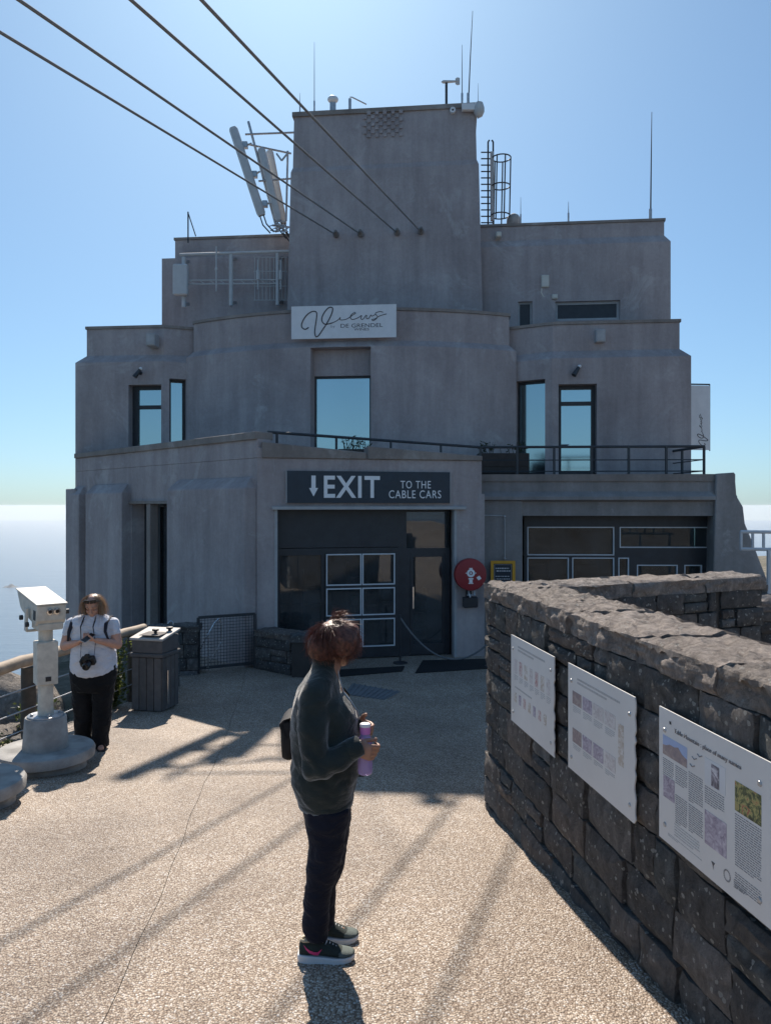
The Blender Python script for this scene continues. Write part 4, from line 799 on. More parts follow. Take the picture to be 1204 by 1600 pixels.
# ------------------------------------------------------------------ balcony railing, planter
t = thing('balcony_railing', P(900, 740, 16.6), 'dark metal railing along the upper balcony with thin horizontal bars', 'railing')
c0 = (P(418, 0, 14.15).x, 14.15); c1 = (P(750, 0, 16.75).x, 16.75); c2 = (P(1099, 0, 16.5).x, 16.5); c3 = (c2[0]-.25, 19.5); zrl = zat(698, 16.6); zl0 = zat(675, 14.15)
mb = MB(); mb.tube([(*c0, zl0), (*c1, zrl), (*c2, zrl), (*c3, zrl)], .028, 8); obj('top_rail', mb, 'rail_paint', t)
for k, dzr in enumerate((.28, .52)): mb = MB(); mb.tube([(*c1, zrl-dzr), (*c2, zrl-dzr), (*c3, zrl-dzr)], .013, 6); obj('rail_bar', mb, 'rail_paint', t)
for a, b, n in ((c1, c2, 6), (c2, c3, 3), (c0, c1, 4)):
    for i in range(n):
        s = i/n if a is not c0 else (i+.15)/n; x, y = a[0]+(b[0]-a[0])*s, a[1]+(b[1]-a[1])*s; mb = MB(); zt_ = zrl if a is not c0 else zl0+(zrl-zl0)*s; mb.bar((x, y, ztb-.2 if a is not c0 else zt_-.5), (x, y, zt_), .045, .045); obj('post', mb, 'rail_paint', t)
t = thing('planter_box', P(787, 739, 17.0), 'dark wooden planter box on the balcony corner with dry sprigs', 'planter')
f_ = frame(P(747, 741, 17.0), (1, -.02, 0), (0, 0, 1)); k = 17/F; mb = MB(); mb.bx(0, 79*k, 0, 33*k, -.4, 0, f_); bx_ = obj('box', mb, 'planter_wood', t, bev=.01)
for i in range(3): mb = MB(); mb.bx(.0, 79*k, .02+i*.15, .15+i*.15, .001, .018, f_); obj('slat', mb, 'planter_wood', bx_)
def sprigs(name, base, n, h, spread, mat, parent, seed, leafs=6, lw=.02):
    r = random.Random(seed); m = MB()
    for i in range(n):
        b = Vector(base)+Vector(((r.random()-.5)*spread[0], (r.random()-.5)*spread[1], 0)); tp = b+Vector(((r.random()-.5)*h*.9, (r.random()-.5)*h*.9, h*(.5+.6*r.random()))); m.tube([b, b.lerp(tp, .5)+Vector((0, 0, h*.08)), tp], [.006, .004, .002], 4)
        for j in range(leafs):
            c = b.lerp(tp, .25+.75*r.random()); d = Vector((r.gauss(0, 1), r.gauss(0, 1), r.gauss(.3, .6))).normalized(); s = d.cross(Vector((r.gauss(0, 1), r.gauss(0, 1), r.gauss(0, 1)))).normalized(); L = lw*(1.5+r.random()*2)
            m.add([c, c+d*L*.5+s*lw*.5, c+d*L, c+d*L*.5-s*lw*.5], [(0, 1, 2, 3)])
    return obj(name, m, mat, parent, fix=False)
sprigs('plants', f_ @ Vector((40*k, 33*k, -.2)), 26, .26, (1.0, .3), 'leaf_dark', t, 4, 5, .03)
t = thing('balcony_plant', P(550, 697, 15.6), 'spiky dark plant on the parapet below the big bay window', 'plant'); b0 = P(556, 702, 15.5); sprigs('leaves', b0, 26, .26, (.5, .2), 'leaf_dark', t, 9, 3, .03)
mb = MB(); mb.bx(b0.x-.35, b0.x+.35, b0.y-.1, b0.y+.1, b0.z-.25, b0.z); obj('trough', mb, 'planter_wood', t, bev=.01)
# white guard rail at the far right
t = thing('guard_rail', P(1190, 880, 13), 'pale tubular guard rail at the right edge beside the buttress', 'railing'); YR = 13.0
for y in (831, 858): mb = MB(); mb.tube([P(1156, y, YR), P(1280, y+1, YR)], .028, 8); obj('rail_bar', mb, 'rail_white', t, smooth=40)
for x in (1157, 1175, 1192, 1211, 1232, 1255): mb = MB(); mb.bar(P(x, 859, YR), P(x, 831, YR), .035, .035); obj('baluster', mb, 'rail_white', t)
for x in (1200, 1270): mb = MB(); b = P(x, 858, YR); mb.bar((b.x, b.y, GZ-.1), b, .05, .05); obj('post', mb, 'rail_white', t)
# ------------------------------------------------------------------ rubble stone walls on the right
WA = Vector((.80, 6.2)); wd_ = Vector((math.sin(math.radians(8.6)), -math.cos(math.radians(8.6)))); WZ = CZ-.617
WF = frame((WA.x, WA.y, WZ), (wd_.x, wd_.y, 0), (0, 0, 1))                 # x toward the camera, y up, z out of the face
wall1 = thing('stone_wall', (WA.x, WA.y, ground(6.2)), 'long dark rubble stone wall with pale coping carrying the information panels', 'wall')
def rstone(fr, x0, x1, y0, y1, seed, nx=5, ny=4, out=.024):
    r = random.Random(seed); L, H = x1-x0, y1-y0; m = MB(); P0 = []; tilt = (r.random()-.5)*.02; o = out*(.5+r.random())
    for j in range(ny+1):
        for i in range(nx+1):
            u, v = i/nx, j/ny; eb = min(u, 1-u)*L; ev = min(v, 1-v)*H; e = min(eb, ev)
            jx_ = (r.random()-.5)*(.012 if 0 < i < nx else .007); jy_ = (r.random()-.5)*(.012 if 0 < j < ny else .007)
            z = o+tilt*(u-.5)*1.5+(r.random()-.5)*.017-(.016 if e < 1e-6 else 0)
            P0.append(Vector((x0+u*L+jx_, y0+v*H+jy_, z)))
    n = len(P0); per = [i for i in range(nx+1)]+[(nx+1)*(j+1)-1 for j in range(1, ny+1)]+[ny*(nx+1)+i for i in range(nx-1, -1, -1)]+[j*(nx+1) for j in range(ny-1, 0, -1)]
    back = [Vector((P0[i].x, P0[i].y, -.07)) for i in per]; fs = [(j*(nx+1)+i, j*(nx+1)+i+1, (j+1)*(nx+1)+i+1, (j+1)*(nx+1)+i) for j in range(ny) for i in range(nx)]
    k = len(per); fs += [(per[i], n+i, n+(i+1) % k, per[(i+1) % k]) for i in range(k)]
    return m.add([fr @ v for v in P0+back], fs)
def courses(fr, X0, X1, ytop, ybot, parent, seed, lo=.14, hi=.22, gnd=None, skip=None):
    r = random.Random(seed); y = ytop; k = 0
    while y > ybot:
        h = lo+r.random()*(hi-lo); x = X0-(r.random()*.25 if X0 < 0.01 else 0); x = X0
        first = True
        while x < X1:
            L = (.14+r.random()*.16) if r.random() < .3 else (.26+r.random()*.3)
            if first: L *= .5+r.random()*.6; first = False
            xe = min(x+L, X1)
            if X1-xe < .1: xe = X1
            if gnd is None or (WZ+y) > gnd((fr @ Vector((xe, 0, 0))).y)-.03:
                hh = h
                if r.random() < .16 and L < .45: obj('stone', rstone(fr, x+.008, xe-.008, y-h*.5+.005, y-.007, seed*999+k), 'wall_stone', parent, fix=False, smooth=38); k += 1; obj('stone', rstone(fr, x+.008, xe-.008, y-h+.007, y-h*.5-.005, seed*999+k), 'wall_stone', parent, fix=False, smooth=38)
                else: obj('stone', rstone(fr, x+.008, xe-.008, y-h+.007, y-.007, seed*999+k), 'wall_stone', parent, fix=False, smooth=38)
                k += 1
            x = xe
        y -= h
def coping(fr, x0, x1, z0, z1, y0, y1, seed, cuts=8, amp=.02):
    bm = bmesh.new(); bmesh.ops.create_cube(bm, size=1); bmesh.ops.subdivide_edges(bm, edges=bm.edges[:], cuts=cuts, use_grid_fill=True)
    r = random.Random(seed); ox = r.random()*50; tl = (r.random()-.5)*.02
    for v in bm.verts:
        u, w, q = v.co.x+.5, v.co.y+.5, v.co.z+.5
        p = Vector((x0+u*(x1-x0), y0+w*(y1-y0), z0+q*(z1-z0)))
        f_ = fbm((p.x*5+ox, p.y*9, p.z*8), 4); g_ = fbm((p.x*15+ox, p.y*20, p.z*30+7), 3)
        if w > .99: p.y += f_*amp+g_*amp*.9+tl*(u-.5)-amp*1.1*max(0, 1-abs(fbm((p.x*6+ox, p.z*13, 3), 3))*6); p.y -= .02*max(0, abs(q-.5)*2-.82)/.18
        if q > .99: p.z += f_*amp*1.6+g_*amp*.8
        if q < .01: p.z -= f_*amp*1.4
        if u < .01 or u > .99: p.x += g_*.006
        v.co = fr @ p
    m = MB(); m.v = [tuple(v.co) for v in bm.verts]; m.f = [tuple(v.index for v in f.verts) for f in bm.faces]; bm.free(); return m
mb = MB(); mb.bx(.06, 6.2, -2.2, -.1, -.46, -.03, WF); obj('mortar_core', mb, 'mortar', wall1)
courses(WF, 0.0, 5.6, -.115, -2.0, wall1, 11, lo=.16, hi=.25, gnd=ground)
rnd = random.Random(21); x = -.02; k = 0
while x < 5.6:
    L = .42+rnd.random()*.5; obj('coping_stone', coping(WF, x+.004, x+L-.004, -.51, .018, -.115, .0+rnd.random()*.014, 100+k, cuts=18, amp=.016), 'coping_stone', wall1, smooth=50); x += L; k += 1
# end stones closing the corner
RD = Vector((2.36, 1.1)).normalized(); RN = Vector((RD.y, -RD.x)); RO = WA+RN*.42
RFm = frame((RO.x, RO.y, WZ), (RD.x, RD.y, 0), (0, 0, 1))
wall2 = thing('stone_wall', (WA.x+1.3, WA.y+.6, ground(6.8)), 'dark stone wall running off to the right behind the long panel wall', 'wall')
mb = MB(); mb.bx(.3, 2.56, -2.2, -.1, -.4, -.03, RFm); obj('mortar_core', mb, 'mortar', wall2)
courses(RFm, .3, 2.05, -.11, -1.3, wall2, 12, lo=.15, hi=.21); courses(RFm, 2.1, 2.6, -.11, -1.3, wall2, 13, lo=.15, hi=.21)
x = .25; k = 0
while x < 2.55:
    L = .45+rnd.random()*.4; L = L if 2.6-x-L > .25 else 2.62-x; obj('coping_stone', coping(RFm, x+.004, x+L-.004, -.43, .02, -.12, 0+rnd.random()*.01, 200+k), 'coping_stone', wall2, smooth=50); x += L; k += 1
def pillar(px0, px1, ytop, Y, label, seed, dep=.5):
    a = P(px0, ytop, Y); w = (px1-px0)/F*Y; t = thing('stone_pillar', (a.x+w/2, Y+dep/2, GZ), label, 'pillar'); f_ = frame(a, (1, .1, 0), (0, 0, 1))
    mb = MB(); mb.bx(.02, w-.02, -2.2, -.08, -dep, -.004, f_); obj('mortar_core', mb, 'mortar', t); courses(f_, 0, w, -.1, -1.2, t, seed, lo=.15, hi=.22)
    obj('coping_stone', coping(f_, -.02, w+.02, -dep, .03, -.11, 0, seed+300), 'coping_stone', t, smooth=50)
pillar(1128, 1196, 912, 7.75, 'short dark stone pillar beyond the end of the rear wall', 14); pillar(1187, 1290, 937, 7.3, 'lower stone pillar at the right edge of the picture', 15)
pk = thing('ledge_stand_in', (1.55, 6.35, WZ-.1), 'pale plank standing in for a sunlit ledge top behind the corner of the stone walls', 'plank'); a, b = P(868, 921, 6.35), P(925, 936, 5.95); mb = MB(); mb.bar(a, b, .16, .035); obj('board', mb, 'coping_cement', pk)  # added board, stands in for the sunlit strip of ledge between the walls
mb = MB(); mb.bar(a.lerp(b, .5)-Vector((0, 0, .02)), a.lerp(b, .5)-Vector((0, 0, 1.6)), .06, .06); obj('support', mb, 'post_wood', pk)
# ------------------------------------------------------------------ information panels on the wall
def on_wall(px, py, off):
    o = WF.translation+WF.to_3x3() @ Vector((0, 0, off)); nrm = WF.to_3x3() @ Vector((0, 0, 1)); dr = Vector(((px-CX)/F, 1, (EY-py)/F)); c = Vector((0, 0, CZ)); s = (o-c).dot(nrm)/dr.dot(nrm); q = WF.inverted() @ (c+dr*s); return q.x, q.y
def panel(tl, tr, bl, br, label, ragged, seed):
    off = .052; q = [on_wall(*p, off) for p in (tl, tr, bl, br)]; x0 = (q[0][0]+q[2][0])/2; x1 = (q[1][0]+q[3][0])/2; y1 = (q[0][1]+q[1][1])/2; y0 = (q[2][1]+q[3][1])/2; W, H = x1-x0, y1-y0
    f_ = WF @ Matrix.Translation((x0, y0, off)); t = thing('information_panel', f_ @ Vector((W/2, 0, 0)), label, 'panel', 'information panels on the stone wall'); r = random.Random(seed)
    pts = [(0, 0), (W, 0)]
    if ragged:
        n = 26; pts = [(0, 0)]+[(W-abs(fbm((k*.55, seed*3.3, 0), 3))*.03, H*k/n) for k in range(n+1)]+[(0, H)]
    else: pts += [(W, H), (0, H)]
    bo = obj('panel_board', flat(f_, pts, -.006, 0), 'white_panel', t)
    for x, y in ((.05, .07), (.05, H-.09), (W-.06, .07), (W-.06, H-.09)):
        m = MB(); m.lathe([(.011, 0), (.009, .005), (.002, .006)], M=f_ @ Matrix.Translation((x, y, 0)), n=10); obj('screw', m, 'galv', t)
    for x, y in ((.06, .1), (.06, H-.1), (W-.08, .1), (W-.08, H-.1)): m = MB(); m.bx(x-.025, x+.025, y-.025, y+.025, -.06, -.006, f_); obj('spacer', m, 'frame_dark', t)
    return t, f_, W, H
def pic(t, f_, x0, x1, y0, y1, mat, z=.0012): m = MB(); m.bx(x0, x1, y0, y1, 0, z, f_); return obj('picture', m, mat, t)
def lines(t, f_, x0, x1, y1, n, lh, seed, mat='print_grey', th=.35, z=.001):
    r = random.Random(seed); m = MB()
    for i in range(n):
        x = x0; y = y1-i*lh; end = x1 if i < n-1 else x0+(x1-x0)*(.3+.5*r.random())
        while x < end-.003: w = .006+r.random()*.02; m.bx(x, min(x+w, end), y-lh*th, y, 0, z, f_); x += w+.004
    return obj('text_block', m, mat, t, kind='stuff')
t, f_, W, H = panel((1028, 1104), (1204, 1190), (1030, 1312), (1204, 1447), 'nearest grey panel titled Table Mountain place of many names with five photographs', False, 3)
U = lambda u: u*W; V = lambda v: H*(1-v)
# layout measured on the visible part of the panel, as fractions across and down
text_fit('Table Mountain : place of many names', 'print_grey', f_, U(.17), U(.78), V(.15), V(.108), t, -.008)
m = MB(); m.bx(U(.045), U(.3), V(.345), V(.2), 0, .0010, f_); obj('picture', m, 'print_sky', t)
obj('picture', flat(f_, [(U(.045), V(.345)), (U(.3), V(.345)), (U(.3), V(.285)), (U(.25), V(.27)), (U(.21), V(.235)), (U(.17), V(.25)), (U(.12), V(.25)), (U(.08), V(.27)), (U(.045), V(.275))], .0010, .0016), 'print_mountain', t)
pic(t, f_, U(.05), U(.17), V(.665), V(.5), 'print_mauve'); pic(t, f_, U(.47), U(.65), V(.37), V(.19), 'bead_white'); pic(t, f_, U(.53), U(.6), V(.36), V(.21), 'print_portrait', .002); pic(t, f_, U(.73), U(.93), V(.42), V(.23), 'print_flower'); pic(t, f_, U(.47), U(.66), V(.78), V(.55), 'print_mauve')
lines(t, f_, U(.045), U(.16), V(.375), 9, H*.0155, 1); lines(t, f_, U(.18), U(.3), V(.375), 9, H*.0155, 2); lines(t, f_, U(.315), U(.45), V(.36), 14, H*.0155, 3); lines(t, f_, U(.47), U(.64), V(.385), 8, H*.0155, 4); lines(t, f_, U(.18), U(.3), V(.59), 14, H*.0155, 5); lines(t, f_, U(.315), U(.45), V(.59), 13, H*.0155, 6); lines(t, f_, U(.73), U(.93), V(.44), 22, H*.0155, 7); lines(t, f_, U(.73), U(.93), V(.82), 7, H*.0155, 8)
lines(t, f_, U(.17), U(.42), V(.81), 5, H*.02, 9, 'print_faint'); lines(t, f_, U(.1), U(.44), V(.92), 2, H*.012, 10, 'print_faint')
m = MB(); em = m
for k in range(20):
    a = 2*math.pi*k/20; b = a+.25; m.add([f_ @ Vector((U(.665)+rr_*W*math.cos(q), V(.885)+rr_*W*math.sin(q), .001)) for rr_, q in ((.022, a), (.03, a), (.03, b), (.022, b))], [(0, 1, 2, 3)])
obj('emblem', m, 'print_grey', t, fix=False); obj('emblem', flat(f_, [(U(.53), V(.87)), (U(.545), V(.9)), (U(.56), V(.87)), (U(.55), V(.89)), (U(.545), V(.92)), (U(.54), V(.89))], 0, .001), 'print_grey', t); lines(t, f_, U(.72), U(.82), V(.87), 5, H*.012, 12)
m = MB(); r = random.Random(4); [m.add([f_ @ Vector((U(.11+.03*r.random()), V(.07+.03*r.random()), .001)) for _ in range(3)], [(0, 1, 2)]) for _ in range(9)]; obj('paint_chip', m, 'letter_dark', t, fix=False)
for x, y in ((.35, .24), (.4, .2), (.33, .3)): m = MB(); m.tube([f_ @ Vector((U(x), V(y), .001)), f_ @ Vector((U(x+.02), V(y+.012), .001)), f_ @ Vector((U(x+.045), V(y-.004), .001))], .0022, 4); obj('drawing', m, 'print_grey', t)
t, f_, W, H = panel((887, 1037), (992, 1088), (887, 1200), (993, 1287), 'middle faded white panel with two rows of small photographs and a ragged edge', True, 5); U = lambda u: u*W; V = lambda v: H*(1-v)
lines(t, f_, U(.16), U(.8), V(.1), 2, H*.035, 31, 'print_faint', .5)
for i, mt in enumerate(('print_mountain', 'print_mauve', 'print_mauve', 'print_faded')): pic(t, f_, U(.08+i*.17), U(.23+i*.17), V(.36-.0*i), V(.24), mt if i < 2 else 'print_faded'); lines(t, f_, U(.09+i*.17), U(.22+i*.17), V(.38), 4, H*.016, 40+i, 'print_faint')
for i, mt in enumerate(('print_mountain', 'print_mauve', 'print_tan', 'print_faded')): pic(t, f_, U(.08+i*.17), U(.23+i*.17), V(.72), V(.59), mt if i < 2 else 'print_faded' if i == 3 else 'print_mauve'); lines(t, f_, U(.09+i*.17), U(.22+i*.17), V(.74), 3, H*.016, 50+i, 'print_faint')
pic(t, f_, U(.78), U(.85), V(.62), V(.28), 'print_tan')
t, f_, W, H = panel((798, 990), (865.5, 1028), (798, 1131), (866, 1177), 'farthest faded white panel with rows of tiny reddish plant pictures', True, 8); U = lambda u: u*W; V = lambda v: H*(1-v)
lines(t, f_, U(.18), U(.8), V(.09), 2, H*.04, 61, 'print_faint', .5)
for i in range(7): pic(t, f_, U(.09+i*.125), U(.16+i*.125), V(.42), V(.26), ['print_faded', 'print_red', 'print_tan'][i % 3]); pic(t, f_, U(.09+i*.115), U(.145+i*.115), V(.75), V(.64), ['print_tan', 'print_mauve', 'print_red'][i % 3]); lines(t, f_, U(.09+i*.125), U(.18+i*.125), V(.44), 4, H*.018, 70+i, 'print_faint')
lines(t, f_, U(.1), U(.85), V(.57), 1, H*.03, 81, 'print_faint', .5)
# ------------------------------------------------------------------ left edge: rocks, plants, log railing
def rock(name, c, s, seed, label, mat='rock', sub=4):
    bm = bmesh.new(); bmesh.ops.create_icosphere(bm, subdivisions=sub, radius=1); ox = seed*7.7
    for v in bm.verts:
        p = v.co.copy(); q = Vector((p.x*1.1+ox, p.y*1.1, p.z*1.6)); f1 = fbm(q, 3); cell = noise.cell(q*1.7)
        vo = noise.voronoi(q*1.5)[0]; v.co = p*(1+.22*f1+.28*(vo[1]-vo[0])+.05*fbm(q*5, 3)); v.co = Vector((c[0]+v.co.x*s[0], c[1]+v.co.y*s[1], c[2]+v.co.z*s[2]))
    m = MB(); m.v = [tuple(v.co) for v in bm.verts]; m.f = [tuple(v.index for v in f.verts) for f in bm.faces]; bm.free()
    return obj(name, m, mat, None, label, 'rock', 'rocks beyond the log railing', smooth=28)
rock('boulder', (-5.35, 11.0, -1.45), (.8, .7, .75), 1, 'large shaded boulder behind the railing and the standing woman'); rock('boulder', (-4.62, 8.85, -1.05), (.28, .3, .2), 2, 'sunlit pale boulder left of the telescope base')
rock('boulder', (-4.35, 9.4, -1.12), (.2, .22, .12), 3, 'small flat sunlit rock behind the telescope pole'); rock('boulder', (-4.9, 8.4, -1.1), (.3, .3, .18), 4, 'low rock at the left edge of the picture'); rock('boulder', (-4.9, 10.1, -1.35), (.4, .4, .3), 6, 'dark rock between the two railing posts'); rock('boulder', (-4.1, 8.0, -.93), (.12, .12, .06), 9, 'flat stone lying beside the telescope plinth'); rock('boulder', (-3.95, 9.9, -1.08), (.17, .2, .08), 12, 'flat sunlit stone behind the standing woman')
def bush(name, c, s, n, mat, label, seed, lw=.03):
    r = random.Random(seed); t = thing(name, (c[0], c[1], c[2]-s[2]), label, 'bush'); m = MB(); st = MB(); base = Vector((c[0], c[1], c[2]-s[2]))
    for i in range(22):
        a = r.random()*6.28; q = r.random()**.5; tp = Vector((c[0]+s[0]*q*math.cos(a), c[1]+s[1]*q*math.sin(a), c[2]+s[2]*(r.random()*1.6-.6))); mid = base.lerp(tp, .5)+Vector((0, 0, .05)); st.tube([base, mid, tp], [.008, .006, .003], 4)
        for j in range(n//22):
            p = base.lerp(tp, .3+.75*r.random())+Vector((r.gauss(0, .3)*s[0]*.5, r.gauss(0, .3)*s[1]*.5, r.gauss(0, .06))); d = Vector((r.gauss(0, 1), r.gauss(0, 1), r.gauss(.5, .6))).normalized(); w = d.cross(Vector((r.gauss(0, 1), r.gauss(0, 1), r.gauss(0, 1)))).normalized(); L = lw*(1.2+r.random()); m.add([p, p+d*L*.5+w*L*.28, p+d*L, p+d*L*.5-w*L*.28], [(0, 1, 2, 3)])
    obj('stems', st, 'post_wood', t); o = obj('foliage', m, mat, t, fix=False); return t
bush('leafy_shrub', (-3.78, 10.75, -.62), (.22, .25, .5), 1500, 'leaf', 'green leafy shrub between the standing woman and the litter bin', 3, .04); bush('low_shrub', (-4.25, 8.3, -.85), (.3, .22, .14), 700, 'leaf_pale', 'low pale green shrub left of the telescope plinth', 5, .035); bush('scrub_bush', (-5.0, 9.3, -1.0), (.35, .3, .25), 900, 'leaf_dark', 'dark scrub below the log rail at the left edge', 7, .04); bush('scrub_bush', (-4.45, 10.0, -1.0), (.3, .3, .2), 700, 'leaf_dark', 'dark scrub behind the telescope pole', 17, .04)
for i, (x, y, sd) in enumerate(((-4.05, 9.3, 2), (-4.0, 8.6, 3))): g = MB()
lr = thing('log_railing', (-4.0, 9.5, ground(9.5)), 'weathered log handrail with timber posts and wire strands at the cliff edge', 'railing')
ra, rb = P(225, 981, 11.55), P(-60, 1062, 7.9); rc = P(112, 1012, 9.75)
def log(a, b, r0, r1, name, mat, parent, seed):
    pts = [Vector(a).lerp(Vector(b), k/10)+Vector((fbm((k*.5, seed, 0), 2)*.012, 0, fbm((k*.5, seed, 5), 2)*.012)) for k in range(11)]; m = MB(); m.tube(pts, [r0+(r1-r0)*k/10+fbm((k*.9, seed, 2), 2)*.004 for k in range(11)], 14); return obj(name, m, mat, parent, smooth=50)
log(ra, rc, .062, .066, 'log_rail', 'log_wood', lr, 1); log(rc+Vector((-.01, -.02, -.005)), rb, .066, .072, 'log_rail', 'log_wood', lr, 2)
posts = []
for x, Y, w in ((45, 9.0, .085), (207, 11.2, .08), (-70, 7.9, .085)):
    q = P(x, 1030, Y); q.z = ra.z-.05; posts.append(q); log((q.x, q.y, ground(Y)-.45), (q.x, q.y, q.z), w, w*.95, 'post', 'post_wood', lr, x)
for dzz in (.26, .5, .72): m = MB(); m.tube([(p.x+.08, p.y, p.z-dzz+.05-.0*dzz) for p in (posts[1], posts[0], posts[2])], .007, 6); obj('wire', m, 'galv', lr)
# ------------------------------------------------------------------ stone pillar, low walls, gate, bin
def drywall(name, pts, zt_, th, label, seed, cat='wall'):
    c = sum((Vector(p) for p in pts), Vector((0, 0)))/len(pts); t = thing(name, (c.x, c.y, GZ), label, cat)
    for i in range(len(pts)-1):
        a, b = Vector(pts[i]), Vector(pts[i+1]); f_ = frame((a.x, a.y, zt_), (b.x-a.x, b.y-a.y, 0), (0, 0, 1)); L = (b-a).length
        m = MB(); m.bx(.01, L-.01, -1.4, -.08, -th, -.01, f_); obj('mortar_core', m, 'mortar', t); courses(f_, 0, L, -.1, GZ-zt_-.02, t, seed+i, lo=.16, hi=.26); obj('coping_stone', coping(f_, -.015, L+.015, -th-.02, .03, -.11, 0, seed+400+i, amp=.02), 'wall_stone', t, smooth=50)
    return t
pb_ = lambda px, Y: (P(px, 0, Y).x, Y)
drywall('stone_pillar', [pb_(199, 11.75), pb_(255, 11.7), (pb_(255, 11.7)[0]+.1, 12.2)], zat(984, 11.7), .45, 'squat stone pillar with flat top at the end of the log rail', 31, 'pillar')
drywall('low_stone_wall', [pb_(256, 12.9), pb_(309, 12.95)], zat(978, 12.9), .4, 'low shaded stone wall between the litter bin and the mesh gate', 33)
drywall('low_stone_wall', [pb_(399, 13.45), pb_(455, 12.9), pb_(494, 12.75), pb_(500, 13.3)], zat(988, 13.1), .4, 'low rounded stone wall left of the glass doors', 36)
g0, g1 = P(310, 1052, 13.05), P(398, 1041, 13.5); g0.z = g1.z = GZ+.06; gt = thing('mesh_gate', (g0.x, g0.y, GZ), 'low black wire mesh gate with a chain looped over it', 'gate'); gh = zat(963, 13.2)-g0.z; GF = frame(g0, (g1.x-g0.x, g1.y-g0.y, 0), (0, 0, 1)); gw = (Vector((g1.x, g1.y))-Vector((g0.x, g0.y))).length
m = MB(); [m.bar(GF @ Vector(a), GF @ Vector(b), .045, .045) for a, b in (((0, -.06, 0), (0, gh, 0)), ((gw, -.06, 0), (gw, gh, 0)), ((0, gh, 0), (gw, gh, 0)), ((0, .03, 0), (gw, .03, 0)))]; obj('gate_frame', m, 'rail_paint', gt)
m = MB(); [m.tube([GF @ Vector((gw*k/18, .03, 0)), GF @ Vector((gw*k/18, gh, 0))], .004, 4) for k in range(1, 18)]; [m.tube([GF @ Vector((0, gh*k/17, 0)), GF @ Vector((gw, gh*k/17, 0))], .004, 4) for k in range(1, 17)]; obj('wire_mesh', m, 'rail_paint', gt)
def chain(pts, r, name, mat, parent, link=.035):
    m = MB(); pts = [Vector(p) for p in pts]; d = 0; k = 0
    for a, b in zip(pts, pts[1:]):
        L = (b-a).length; n = max(1, int(L/link))
        for i in range(n): c = a.lerp(b, (i+.5)/n); t_ = (b-a).normalized(); m.tube([c-t_*link*.42, c+t_*link*.42], [r*(1.6 if k % 2 else 1.0)]*2, 6); k += 1
    return obj(name, m, mat, parent)
cp = [(313, 1015), (325, 992), (334.6, 974), (342, 966), (346, 976), (346, 1003), (334.6, 1024), (325, 1040), (320, 1048)]
ch_ = thing('steel_chain', P(330, 1000, 12.98), 'pale chain looped over the mesh gate', 'chain'); chain([P(x, y, 13.0+.004*(x-310)) for x, y in cp], .008, 'links', 'chrome', ch_); chain([P(326, y, 13.06) for y in (992, 1020, 1048)], .006, 'links', 'chrome', ch_)
hp = thing('metal_hoop', P(267, 985, 12.9), 'small shiny hoop on the low stone wall', 'hoop'); m = MB(); m.tube([P(262, 982, 12.8), P(263, 974, 12.8), P(267, 970, 12.8), P(271, 973, 12.8), P(272, 979, 12.8)], .012, 6); obj('loop', m, 'chrome', hp)
bc = P(243, 1100, 10.75); bn_ = thing('litter_bin', (bc.x, bc.y, ground(10.75)), 'dark slatted wooden litter bin with pale sunlit lid', 'bin'); gz = ground(10.75); BF_ = Matrix.Translation((bc.x, bc.y, gz)) @ Matrix.Rotation(math.radians(-14), 4, 'Z'); bw_ = .44
for s in range(4):
    R4 = BF_ @ Matrix.Rotation(s*math.pi/2, 4, 'Z')
    for i in range(4): m = MB(); x = -bw_/2+i*bw_/4; m.bx(x+.004, x+bw_/4-.004, -bw_/2-.012, -bw_/2+.012, .02, .73, R4); obj('slat', m, 'bin_board', bn_, bev=.004)
m = MB(); m.bx(-bw_/2+.015, bw_/2-.015, -bw_/2+.015, bw_/2-.015, .01, .74, BF_); obj('liner', m, 'frame_dark', bn_)
m = MB(); m.bx(-.25, .25, -.25, .25, .735, .79, BF_); obj('rim', m, 'bin_board', bn_, bev=.01)
m = MB(); m.loft([[BF_ @ Vector((x*a, y*a, z)) for x, y in ((-1, -1), (1, -1), (1, 1), (-1, 1))] for z, a in ((.79, .225), (1.0, .23))]); hd = obj('hood', m, 'bin_board', bn_, bev=.01)
m = MB(); m.loft([[BF_ @ Vector((x*a, y*a, z+.04*y)) for x, y in ((-1, -1), (1, -1), (1, 1), (-1, 1))] for z, a in ((1.002, .25), (1.035, .25))]); ld = obj('lid', m, 'bin_top', bn_, bev=.006)
m = MB(); m.bx(-.12, .18, -.18, .08, 1.0365, 1.043, BF_ @ Matrix.Rotation(.04, 4, 'X')); obj('lid_plate', m, 'bin_board', ld)
for x, y in ((.06, -.1), (.16, .1)): m = MB(); m.lathe([(.022, 0), (.022, .03), (.045, .035), (.045, .06), (.01, .065)], c=(x, y, 1.045), n=12, M=BF_); obj('knob', m, 'scope_dark', ld, smooth=40)
m = MB(); m.tube([BF_ @ Vector((.25, -.1, .1)), BF_ @ Vector((.25, -.1, .55))], .008, 5); obj('chain_stay', m, 'chrome', bn_)
